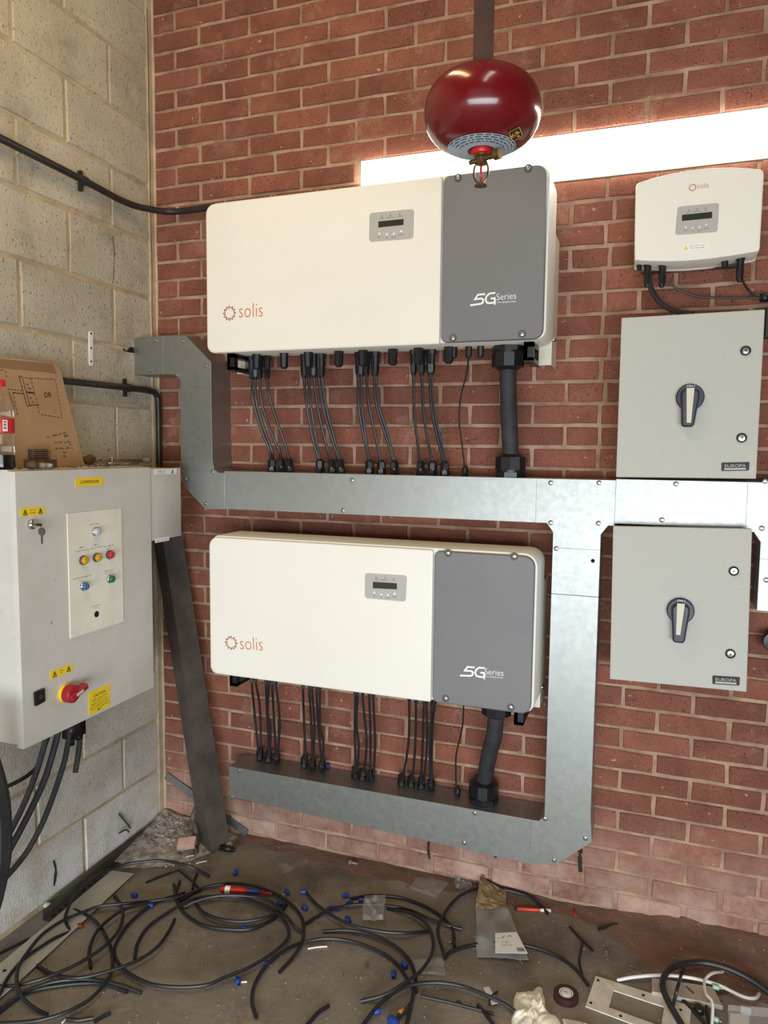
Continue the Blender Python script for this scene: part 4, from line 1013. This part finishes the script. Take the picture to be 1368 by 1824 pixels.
p = PZ(404, 1517, .0); bm = new(); cyl(bm, p+V((-.03,0,.012)), p+V((.025,.005,.012)), .011, seg=10); cyl(bm, p+V((.025,.005,.012)), p+V((.033,.006,.012)), .008, seg=10); solo('black_connector', bm, M_BLACK, 'short black connector lying at the foot of the steel post', 'connector')
stone('stone', PZ(408, 1508), .016, M_RUBBLE, 'pale lump of mortar at the foot of the steel post', 'stone', seed=31)
bm = new(); a = PX(212, 1450, .012); tube(bm, [a, PX(222,1462,.016), PX(232,1475,.02)], .004, 6); tube(bm, [PX(212,1484,.02), PX(224,1478,.022), PX(230,1482,.02)], .0035, 6); solo('bent_nail', bm, M_STEEL, 'bent rusty nail against the foot of the block wall', 'nail')

# ================================================================== CABLES ON THE FLOOR
CN = [0]
def fcable(name, pts, label, r=.0057, lift=0., mt=M_CABLE, k=6, group=None, cat='cable'):
    n = len(pts); P = []
    for i, (u, v) in enumerate(pts):
        s = math.sin(math.pi*i/(n-1)) if n > 1 else 0
        P.append(PZ(u, v, r+lift*min(1, s*1.6)))
    for p in P: p.x = max(p.x, r+.004); p.y = min(p.y, -r-.008)
    bm = new(); tube(bm, P, r, 8, k); CN[0] += 1
    return solo(name, bm, mt, label, cat, group)
fc = lambda pts, label, **kw: fcable('cable_offcut', pts, label, **kw)
fc([(373,1561),(350,1548),(330,1541),(292,1533),(255,1535),(219,1541),(185,1555),(157,1574),(130,1602),(118,1627),(117,1641),(126,1661)], 'black cable hooking over the slotted angle and the pale strip', lift=.03)
fc([(127,1619),(150,1628),(172,1643),(190,1670),(200,1700),(199,1727),(188,1750),(160,1780),(120,1802),(80,1815),(40,1821),(-20,1824)], 'black cable sweeping in a wide bow to the bottom left corner', lift=.016)
fc([(204,1596),(215,1610),(219,1630),(212,1655),(200,1672),(178,1692),(140,1716),(110,1730),(70,1745),(30,1755),(-10,1757)], 'black cable ending beside the pale strip and running off left', lift=.03)
fc([(358,1586),(311,1599),(250,1607),(205,1611),(175,1615),(140,1628),(110,1641),(75,1665),(50,1695),(33,1722),(30,1750),(40,1776),(60,1795),(85,1808)], 'long black cable looping across the pale strip towards the lower left', lift=.022)
fc([(126,1660),(100,1670),(80,1682),(44,1707),(15,1740),(0,1769),(-12,1792)], 'black cable lying lengthwise on the pale strip', lift=.016)
fc([(0,1797),(36,1771),(91,1750),(153,1744),(205,1752),(252,1768)], 'black cable arching low at the lower left, its right end the longer', lift=.012)
fc([(-6,1806),(50,1768),(110,1755),(164,1751),(200,1756),(227,1767)], 'black cable arching low at the lower left, its right end the shorter', lift=.004)
fc([(64,1718),(91,1734),(135,1742),(183,1733),(238,1714),(278,1689),(300,1660),(311,1638)], 'black cable with a bared copper end near the pale strip', lift=.02)
p = PZ(82, 1728, .008); bm = new(); cyl(bm, p, p+V((.03,-.012,.002)), .006, .003, 8); solo('copper_strands', bm, M_COPPER, 'tuft of bare copper strands near the pale strip', 'copper')
fc([(330,1590),(278,1608),(234,1641),(208,1678),(205,1703),(223,1729),(263,1751),(311,1758),(365,1755),(400,1741),(444,1723),(488,1696),(513,1670),(510,1645),(484,1619),(437,1601),(400,1597),(370,1597),(340,1602),(300,1625),(265,1650),(245,1680),(240,1709)], 'very long black cable making the biggest open loop on the floor', lift=.014)
fc([(162,1725),(159,1692),(172,1660),(195,1637),(219,1621),(250,1611),(290,1604)], 'black cable curving up between the pale strip and the big loop', lift=.024)
fc([(320,1570),(313,1597),(329,1627),(366,1649),(420,1656),(455,1652),(490,1635),(508,1615)], 'black cable along the lower rim of the coil with the screwdriver', lift=.004)
fc([(322,1605),(358,1583),(402,1574),(437,1575),(470,1583),(505,1600),(528,1620),(540,1642),(538,1677),(520,1707),(497,1732)], 'black cable round the upper rim of the coil with the screwdriver', lift=.012)
fc([(347,1608),(365,1627),(395,1638),(439,1641),(486,1630),(510,1612)], 'short black cable inside the coil with the screwdriver', lift=.018)
fc([(322,1619),(347,1606),(387,1596),(439,1596),(480,1605),(510,1632),(525,1650),(537,1661)], 'black cable passing just under the red screwdriver', lift=.02)
fc([(309,1575),(314,1592),(320,1613)], 'short black cable stub left of the coil with the screwdriver')
fc([(351,1557),(345,1570),(343,1584)], 'tiny black cable stub above the coil with the screwdriver', r=.005)
fc([(260,1572),(290,1560),(318,1550)], 'thin dark strip of sheath near the slotted angle, the straighter one', r=.004)
fc([(318,1550),(338,1566),(356,1584)], 'thin dark strip of sheath pointing at the coil with the screwdriver', r=.004)
fc([(543,1646),(583,1623),(627,1612),(678,1612),(729,1621),(765,1637),(798,1648),(824,1655)], 'black cable arching under the small clear bag in the middle', lift=.01)
fc([(623,1601),(663,1595),(714,1599),(758,1615),(787,1633),(806,1655),(809,1686)], 'black cable arching above the small clear bag in the middle', lift=.004)
fc([(543,1586),(561,1608),(590,1630),(627,1648),(678,1659),(722,1662),(765,1659)], 'black cable sagging below the small clear bag in the middle', lift=.022)
fc([(575,1659),(619,1657),(663,1665),(703,1685),(729,1710),(740,1743),(734,1780),(723,1830)], 'black cable bending down to the bottom edge in the middle', lift=.012)
fc([(457,1813),(449,1783),(455,1750),(480,1714),(521,1685),(575,1672),(627,1677),(678,1696),(711,1721),(730,1752),(742,1768)], 'black cable forming a broad arch in the middle of the floor', lift=.006)
fc([(643,1783),(685,1772),(722,1750),(751,1728),(769,1699),(771,1670),(758,1644),(729,1626),(690,1618)], 'black cable curling right of the small clear bag', lift=.03)
fc([(643,1830),(678,1787),(722,1758),(773,1750),(820,1756),(864,1772),(900,1789),(925,1808)], 'black cable arching low towards the crumpled tissue', lift=.02)
fc([(795,1706),(788,1690),(780,1662),(784,1641),(802,1612),(825,1592),(862,1581),(912,1585),(949,1601),(976,1627)], 'black cable arching over the brown paper bag by the wall', lift=.012)
fc([(790,1708),(800,1697),(821,1688),(850,1682),(895,1680),(937,1684),(987,1700),(1024,1725),(1048,1755)], 'black cable passing under the labelled polythene bag', lift=.003)
fc([(1066,1655),(1099,1647),(1157,1651)], 'short curved black cable offcut near the wall at the right')
fc([(1015,1651),(1035,1673),(1056,1693)], 'short straight black offcut right of the labelled bag', r=.0045)
fc([(1037,1681),(1032,1712),(1037,1734)], 'thin black offcut above the perforated plate', r=.004)
fc([(749,1774),(812,1788),(880,1806)], 'straight dark strip of sheath left of the crumpled tissue', r=.0045)
fc([(851,1790),(865,1806),(882,1830)], 'short black offcut crossing the straight strip by the tissue', r=.0055)
fc([(586,1791),(566,1804),(544,1830)], 'short black offcut at the bottom edge left of the middle')
fc([(-8,1702),(20,1688),(52,1672)], 'thin black offcut tucked between the pale strip and the block wall', r=.0045)
fc([(197,1804),(182,1811),(168,1820)], 'short black offcut at the bottom edge near the left coil')
fc([(166,1813),(140,1817),(118,1815)], 'stubby black offcut at the bottom edge inside the left coil')
rc = dict(r=.0095)
fc([(1220,1835),(1190,1783),(1180,1754),(1190,1729),(1215,1717),(1253,1714),(1298,1725),(1340,1746),(1385,1778)], 'thick black cable coil at the lower right corner', lift=.03, **rc)
fc([(1257,1719),(1319,1721),(1372,1742),(1400,1760)], 'black cable behind the thick coil at the lower right', lift=.0)
fc([(1217,1724),(1208,1755),(1199,1791)], 'short dark strap across the thick coil at the lower right', r=.005, lift=.05)
fc([(1190,1758),(1225,1790),(1262,1830)], 'black cable slanting through the thick coil at the lower right', r=.006)
fc([(1253,1754),(1258,1790),(1264,1830)], 'black cable running straight down inside the thick coil', r=.005)
fcable('white_cable', [(1099,1746),(1132,1740),(1182,1737),(1232,1742),(1278,1754),(1323,1775),(1345,1778),(1352,1770)], 'white cable running through the thick black coil', r=.005, lift=.02, mt=M_WHT)
fcable('white_cable', [(1290,1731),(1268,1734),(1255,1748),(1258,1770),(1269,1787),(1268,1830)], 'white cable bent in a hook inside the thick black coil', r=.0045, lift=.03, mt=M_WHT)

# ================================================================== SMALL THINGS ON THE FLOOR
CAPS = [((239,1591),'on bare concrete right of the pale strip'),((267,1610),'left of the big open loop'),((420,1550),'alone near the dusty wall foot'),((436,1650),'on the lower rim of the coil with the screwdriver'),((498,1606),'at the right rim of the coil with the screwdriver'),((511,1585),'above the tip of the red screwdriver'),((541,1585),'right of the screwdriver tip, the upper one'),((543,1613),'right of the coil, beside the cable crossing'),((586,1616),'left of the small clear bag, the nearest pair\'s left one'),((598,1614),'left of the small clear bag, the nearest pair\'s right one'),((615,1591),'above the cable arch left of the clear bag'),((622,1605),'at the end of the upper middle arch'),((645,1600),'just above the small clear bag'),((620,1634),'below the small clear bag on the cables'),((474,1715),'on the big loop near its crossing with the broad arch'),((424,1744),'next to a white scrap on the big loop'),((701,1732),'on bare concrete inside the broad arch'),((720,1715),'under the broad arch near the flat clear bag'),((700,1819),'at the bottom edge in the middle'),((671,1797),'beside the low arch near the bottom edge')]
capm = []
for kk in range(2):
    bm = new(); lathe(bm, V((0,0,0)), V((1,0,0)), [(.0095,-.014),(.0105,-.012),(.0105,.006),(.008,.008),(.0075,.014),(.006,.015),(.006,.002)], 10)
    me = finish(bm, 'end_cap'); me.materials.append(M_BLUE); capm.append(me)
for k, (p, where) in enumerate(CAPS):
    o = bpy.data.objects.new('end_cap', capm[0]); COL.objects.link(o)
    o.location = PZ(p[0], p[1]+3, .0105); o.rotation_euler = (0, 0, random.uniform(0, 6.28)); s = .85 if p[1] < 1800 else 1.3
    o.scale = (s, s, s); o.location.z *= s
    tag(o, 'blue plastic end cap '+where, 'cap', 'blue end caps on the floor')
# screwdriver
a, b = PZ(393, 1584, .02), PZ(512, 1594, .012); d = (b-a).normalized(); L = (b-a).length
sdv = thing('screwdriver', 'red-handled screwdriver with a blue band lying on the cable coil', 'screwdriver', V((a.x, a.y, 0)))
bm = new(); lathe(bm, a, d, [(.008,0),(.013,.006),(.0145,.02),(.0125,.045),(.0135,.075),(.011,.095),(.008,.10)], 12); part('handle', bm, M_REDP, sdv)
bm = new(); lathe(bm, a, d, [(.0095,.099),(.0095,.14),(.007,.145)], 10); part('blue_band', bm, M_BLUE, sdv)
bm = new(); cyl(bm, a+d*.144, a+d*(L-.03), .005, .0045, 8); part('insulated_shaft', bm, M_REDP, sdv)
bm = new(); cyl(bm, a+d*(L-.03), a+d*L, .003, .002, 8); part('tip', bm, M_CHROME, sdv)
bm = new(); lathe(bm, a, d, [(.0150,.018),(.0152,.020),(.0140,.036),(.0138,.037)], 12); part('white_grip', bm, M_PAPER, sdv)
a, b = PZ(921, 1619, .006), PZ(982, 1622, .006); bm = new(); cyl(bm, a, b, .0055, seg=8); pn = solo('marker_pen', bm, M_ORG, 'orange-red marker pen near the brown paper bag', 'pen'); ORG[pn.name] = V(pn.location)
bm = new(); cyl(bm, a-(b-a).normalized()*.012, a, .002, .005, 8); part('tip', bm, M_INK, pn); bm = new(); cyl(bm, a.lerp(b,.68), a.lerp(b,.98), .0058, seg=8); part('white_band', bm, M_PAPER, pn)
a, b = PZ(1022, 1619, .004), PZ(1026, 1632, .004); bm = new(); cyl(bm, a, b, .004, seg=6); cyl(bm, a, a+V((.008,.004,0)), .003, seg=6); solo('red_plug', bm, M_REDP, 'tiny red wall plug by the foot of the wall', 'wall plug')
# sheets and bags
def sheet(name, quad, amp, mt, label, cat, nx=14, ny=12, z0=.004, seed=0, freq=14., tilt=None):
    c = [PZ(*p, z0) for p in quad]; bm = new(); g = []
    for i in range(nx+1):
        row = []
        for j in range(ny+1):
            p = c[0].lerp(c[1], i/nx).lerp(c[3].lerp(c[2], i/nx), j/ny)
            h = abs(noise.noise(V((p.x*freq, p.y*freq, seed*3.3))))*amp + abs(noise.noise(V((p.x*freq*2.7, p.y*freq*2.7, seed))))*amp*.5
            e = min(i, nx-i, 2)/2*min(j, ny-j, 2)/2
            if e == 0: h *= .35
            jx = noise.noise(V((p.x*9, p.y*9, seed+5)))*.006
            q = p+V((jx, jx*.7, h))
            row.append(bm.verts.new(q))
        g.append(row)
    fs = []
    for i in range(nx):
        for j in range(ny): fs.append(bm.faces.new((g[i][j], g[i+1][j], g[i+1][j+1], g[i][j+1])))
    bmesh.ops.recalc_face_normals(bm, faces=bm.faces[:])
    bmesh.ops.solidify(bm, geom=bm.faces[:], thickness=.0008)
    o = solo(name, bm, mt, label, cat); ORG[o.name] = V(o.location); return o
sheet('clear_bag', [(648,1599),(686,1596),(684,1642),(645,1640)], .03, M_BAG, 'small clear plastic bag lying on the cables in the middle', 'bag', z0=.022, seed=1)
sheet('clear_bag', [(747,1556),(800,1572),(776,1600),(728,1583)], .012, M_BAG, 'flat clear plastic bag near the foot of the brick wall', 'bag', seed=2)
sheet('clear_bag', [(736,1710),(790,1706),(794,1738),(742,1735)], .010, M_BAG, 'flat clear plastic bag under the cables at the lower middle', 'bag', seed=3)
sheet('crumpled_film', [(808,1562),(838,1560),(842,1582),(812,1586)], .035, M_BAG, 'crumpled clear film left of the brown paper bag', 'film', seed=4, freq=40)
lb_ = sheet('polythene_bag', [(848,1612),(903,1615),(942,1712),(848,1706)], .020, M_BAGG, 'grey polythene bag with a white printed label', 'bag', seed=5, z0=.006)
q = [PZ(*p, .034) for p in ((882,1662),(920,1660),(940,1698),(882,1697))]
bm = new(); prism(bm, q, NU, .001); lab_ = part('label_sheet', bm, M_PAPER, lb_, smooth=False)
at = lambda a, b: q[0].lerp(q[1], a).lerp(q[3].lerp(q[2], a), b)
bm = new(); scribble(bm, at(.25,.28), at(.75,.24), NU, .010, .0016, 201); scribble(bm, at(.08,.3), at(.18,.3), NU, .006, .0012, 202); scribble(bm, at(.25,.5), at(.5,.5), NU, .004, .0012, 203); scribble(bm, at(.25,.65), at(.6,.65), NU, .003, .001, 204)
for k in range(8): ribbon(bm, [at(.72+.03*k,.76), at(.72+.03*k,.92)], .0012+.001*(k % 2), NU)
part('lettering', bm, M_INK, lab_)
# brown paper bag leaning on the wall
bm = new(); g = []
P4 = [PY(856,1560,-.012), PY(902,1586,-.012), PZ(902,1618,.01), PZ(847,1618,.01)]
for i in range(11):
    row = []
    for j in range(11):
        p = P4[0].lerp(P4[1], i/10).lerp(P4[3].lerp(P4[2], i/10), j/10)
        f_ = .020*noise.noise(V((i*.55, j*.5, 3)))+.016*abs(noise.noise(V((i*1.1, j*1.2, 8))))
        p = p+V((.2*f_, -abs(f_)-.004, .5*abs(f_))); p.y = min(p.y, -.008)
        row.append(bm.verts.new(p))
    g.append(row)
for i in range(10):
    for j in range(10): bm.faces.new((g[i][j], g[i+1][j], g[i+1][j+1], g[i][j+1]))
prism(bm, [PY(849,1590,-.03), PY(862,1586,-.03), PY(864,1562,-.012), PY(858,1558,-.012)], NB, .003)
solo('paper_bag', bm, M_BROWN, 'crumpled brown paper bag against the foot of the brick wall', 'paper bag', smooth=False)
# tissue
def crumple(name, quad, hgt, mt, label, cat, seed, n=44):
    c = [PZ(*p, 0) for p in quad]; bm = new(); g = []
    for i in range(n+1):
        row = []
        for j in range(n+1):
            a, b = i/n, j/n; p = c[0].lerp(c[1], a).lerp(c[3].lerp(c[2], a), b)
            e = math.sin(math.pi*a)**.5*math.sin(math.pi*b)**.5
            h = hgt*e*(.25+abs(noise.noise(V((p.x*22, p.y*9, seed))))*1.5)+.014*abs(noise.noise(V((p.x*50, p.y*30, seed+2))))*e+.006*abs(noise.noise(V((p.x*110, p.y*60, seed+2))))*e
            row.append(bm.verts.new(p+V((.022*noise.noise(V((p.x*18, p.y*18, 1))), .022*noise.noise(V((p.x*18, p.y*18, 4))), h+.001))))
        g.append(row)
    for i in range(n):
        for j in range(n): bm.faces.new((g[i][j], g[i+1][j], g[i+1][j+1], g[i][j+1]))
    return solo(name, bm, mt, label, cat)
crumple('crumpled_tissue', [(922,1768),(968,1764),(1000,1845),(905,1845)], .042, M_TISSUE, 'crumpled cream tissue at the bottom edge right of the middle', 'tissue', 3)
crumple('crumpled_tissue', [(1000,1818),(1050,1820),(1075,1850),(1000,1850)], .02, M_TISSUE, 'scrap of cream tissue beside the bigger crumpled one', 'tissue', 5, 24)
# torn white tag
bm = new(); prism(bm, [PZ(*p, .012) for p in ((861,1759),(871,1757),(888,1786),(876,1789))], NU, .0012); tg = solo('paper_tag', bm, M_PAPER, 'torn white paper tag tied near the crumpled tissue', 'tag', smooth=False); ORG[tg.name] = V(tg.location)
bm = new(); tube(bm, [PZ(871,1790,.006), PZ(874,1776,.018), PZ(886,1766,.006)], .003, 6); part('tie', bm, M_BLACK, tg)
# tape roll
p = PZ(1008, 1779, 0)
tp = thing('tape_roll', 'roll of maroon insulating tape left of the perforated plate', 'tape', p)
bm = new(); lathe(bm, p, NU, [(.021,.0),(.036,.0),(.037,.001),(.037,.019),(.036,.020),(.021,.020)], 32); part('tape', bm, M_TAPE, tp)
bm = new(); lathe(bm, p, NU, [(.0205,.001),(.021,.0205),(.017,.0205),(.0165,.001)], 28); part('core', bm, M_PAPER, tp)
bm = new(); disc(bm, p+V((0,0,.001)), NU, .0165, .0175, 24); part('core_label', bm, M_PAPER, tp)
bm = new(); scribble(bm, p+V((-.011,-.003,.0222)), p+V((.011,-.003,.0222)), NU, .006, .0014, 301, .0003); part('lettering', bm, mat('purple_print', (70,50,84), rough=.6), tp, smooth=False)
# perforated plate with a rectangular opening
c = [PZ(*p, .006) for p in ((1061,1738),(1232,1792),(1225,1860),(1043,1792))]
pt = lambda a, b: c[0].lerp(c[1], a).lerp(c[3].lerp(c[2], a), b)
gp = thing('metal_plate', 'pale mottled metal plate with a rectangular opening', 'metal plate', pt(.5,.5)-V((0,0,.006)))
bm = new()
for a0_, a1_, b0_, b1_ in ((0,.22,0,1),(.74,1,0,1),(.22,.74,0,.26),(.22,.74,.80,1)):
    prism(bm, [pt(a0_,b0_), pt(a1_,b0_), pt(a1_,b1_), pt(a0_,b1_)], NU, .004)
part('plate', bm, mat('mottled_zinc', (230,226,212), (204,200,186), 26, rough=.5), gp, smooth=False)
for a_, b_ in ((.04,.12),(.04,.86),(.52,.13),(.35,.92),(.9,.2),(.95,.8)):
    bm = new(); disc(bm, pt(a_, b_), NU, .0045, .0006, 10); part('hole', bm, M_HOLE, gp)
# grey lid under the coil
bm = new(); prism(bm, [PZ(*p, .016) for p in ((1161,1741),(1270,1757),(1288,1792),(1161,1766))], NU, .014, .002); gl = solo('metal_cover', bm, mat('beige_grey_metal', (176,162,150), rough=.5), 'small beige-grey metal lid under the thick black coil', 'lid', smooth=False); ORG[gl.name] = V(gl.location)
bm = new(); ribbon(bm, [PZ(1222,1757,.0165), PZ(1236,1770,.0165)], .006, NU); part('slot', bm, M_STEEL, gl)
# green terminals
for k, (a, b, l) in enumerate((((1269,1757),(1281,1760),'mint green terminal on the beige-grey lid'),((1270,1813),(1280,1818),'mint green terminal at the bottom edge in the thick coil'))):
    A, B = PZ(*a, .024 if k == 0 else .008), PZ(*b, .024 if k == 0 else .008); bm = new(); cyl(bm, A, B, .007, seg=8); cyl(bm, B, B+(B-A)*.5, .002, seg=6); solo('terminal_sleeve', bm, M_MINT, l, 'terminal')
p = PZ(1245, 1803, 0); bm = new(); lathe(bm, p, NU, [(.008,.0),(.014,.0),(.015,.012),(.013,.016),(.008,.016)], 16); solo('rubber_grommet', bm, M_BLACK, 'small black rubber grommet in the thick coil', 'grommet')
# clear plastic case
cc = [PZ(*p, .0) for p in ((1296,1806),(1372,1812),(1372,1850),(1296,1850))]
pc_ = thing('plastic_case', 'clear plastic case cut off at the bottom right corner', 'case', cc[0].lerp(cc[2], .5))
bm = new(); prism(bm, [p+V((0,0,.03)) for p in cc], NU, .03, .002); part('shell', bm, mat('clear_case', (214,216,216), rough=.12, alpha=.38), pc_, smooth=False)
bm = new(); prism(bm, [cc[0].lerp(cc[1], a).lerp(cc[3].lerp(cc[2], a), b)+V((0,0,.012)) for a, b in ((.05,.12),(.5,.12),(.5,.8),(.05,.8))], NU, .01); part('white_card', bm, M_PAPER, pc_, smooth=False)
bm = new(); q = PZ(1328, 1806, .03); box(bm, q+V((-.014,-.002,0)), q+V((.014,.002,.022))); part('hang_tab', bm, M_BAGG, pc_, smooth=False)
# screws, bolts, bits
def bolt(px, label, s=1., ang=0., mt=M_SCREW, name='bolt'):
    p = PZ(*px, .007*s); d = V((math.cos(ang), math.sin(ang), 0)); bm = new()
    cyl(bm, p, p+d*.022*s, .0035*s, seg=8); cyl(bm, p-d*.006*s, p, .008*s, seg=6); return solo(name, bm, mt, label, name.replace('_',' '))
bolt((1081,1697), 'steel bolt lying upright of the perforated plate', 1.0, 1.2); bolt((1257,1683), 'steel bolt near the red dust at the right, the left one', 1.0, -.6); bolt((1284,1680), 'dark bolt near the red dust at the right, the right one', 1.1, .9, M_STEEL); bolt((1252,1669), 'pale washer-headed bolt nearest the wall at the right', .8, 2.)
bolt((803,1678), 'bright screw below the curl of the middle cables', .8, .1, name='screw'); bolt((625,1536), 'dull metal sleeve in the dust at the wall foot', 1.3, .0, M_RUBBLE, 'sleeve')
for k, (a, b, l) in enumerate((((420,1752),(440,1749),'white plastic scrap beside the big loop'),((111,1822),(122,1810),'white plastic sliver at the bottom left'),((548,1690),(583,1686),'thin silver wire scrap in the middle of the floor'),((349,1538),(368,1534),'white cable-tie scrap near the steel post'),((345,1524),(331,1527),'short white sliver in front of the brick fragment'))):
    A, B = PZ(*a, .003), PZ(*b, .003); bm = new(); tube(bm, [A, A.lerp(B,.5)+V((0,.003,0)), B], .0028, 6, 3); solo('plastic_scrap', bm, M_PAPER, l, 'scrap')
bm = new(); tube(bm, [PZ(1140,1736,.003), PZ(1122,1726,.003), PZ(1124,1721,.003), PZ(1140,1733,.003), PZ(1147,1728,.003)], .0014, 6, 5); solo('wire_clip', bm, M_SCREW, 'bent thin wire clip above the perforated plate', 'wire')
bm = new(); tube(bm, [PZ(706,1822,.008), PZ(709,1812,.008), PZ(722,1800,.010), PZ(730,1789,.010)], .0055, 8, 4); o = solo('sleeved_wire', bm, M_CABLEG, 'short grey wire with an orange sleeve near the bottom edge', 'wire'); ORG[o.name] = V(o.location)
bm = new(); cyl(bm, PZ(711,1806,.010), PZ(718,1798,.011), .0075, seg=8); part('orange_sleeve', bm, mat('orange_sleeve', (214,128,52), rough=.5), o)
for k, (px, sc, l) in enumerate((((143,1652),.011,'rusty scrap of metal beside the pale strip'),((84,1616),.012,'pale broken clip between the angle and the block wall'),((653,1722),.006,'small dark crumb inside the broad arch'),((817,1786),.006,'small dark crumb left of the straight strip'))):
    stone('scrap_lump', PZ(*px), sc, (M_COPPER, M_PAPER, M_STEEL, M_STEEL)[k], l, 'scrap', (1.4,1,.6), seed=40+k)

# old stains and drips on the walls
def stain(pts, w, plane, n, parent, seed):
    rnd_ = random.Random(seed); bm = new(); P = [plane(*p) for p in pts]; Q = smooth_path(P, 5)
    for a, b in zip(Q, Q[1:]): ribbon(bm, [a, b], w*rnd_.uniform(.6, 1.2), n, .0012)
    part('stain', bm, M_CRACK, parent)
stain([(764,1497),(763,1512),(765,1530)], .010, lambda u, v: PY(u, v, -.003), NB, wall_back, 1)
stain([(1034,1512),(1033,1530),(1034,1553)], .014, lambda u, v: PY(u, v, -.003), NB, wall_back, 2)
stain([(882,1519),(883,1528)], .009, lambda u, v: PY(u, v, -.003), NB, wall_back, 3)
stain([(95,1533),(99,1550),(96,1578)], .012, lambda u, v: PX(u, v, .002), NL, wall_left, 4)
stain([(200,420),(203,450),(201,500)], .003, lambda u, v: PX(u, v, .002), NL, wall_left, 5)
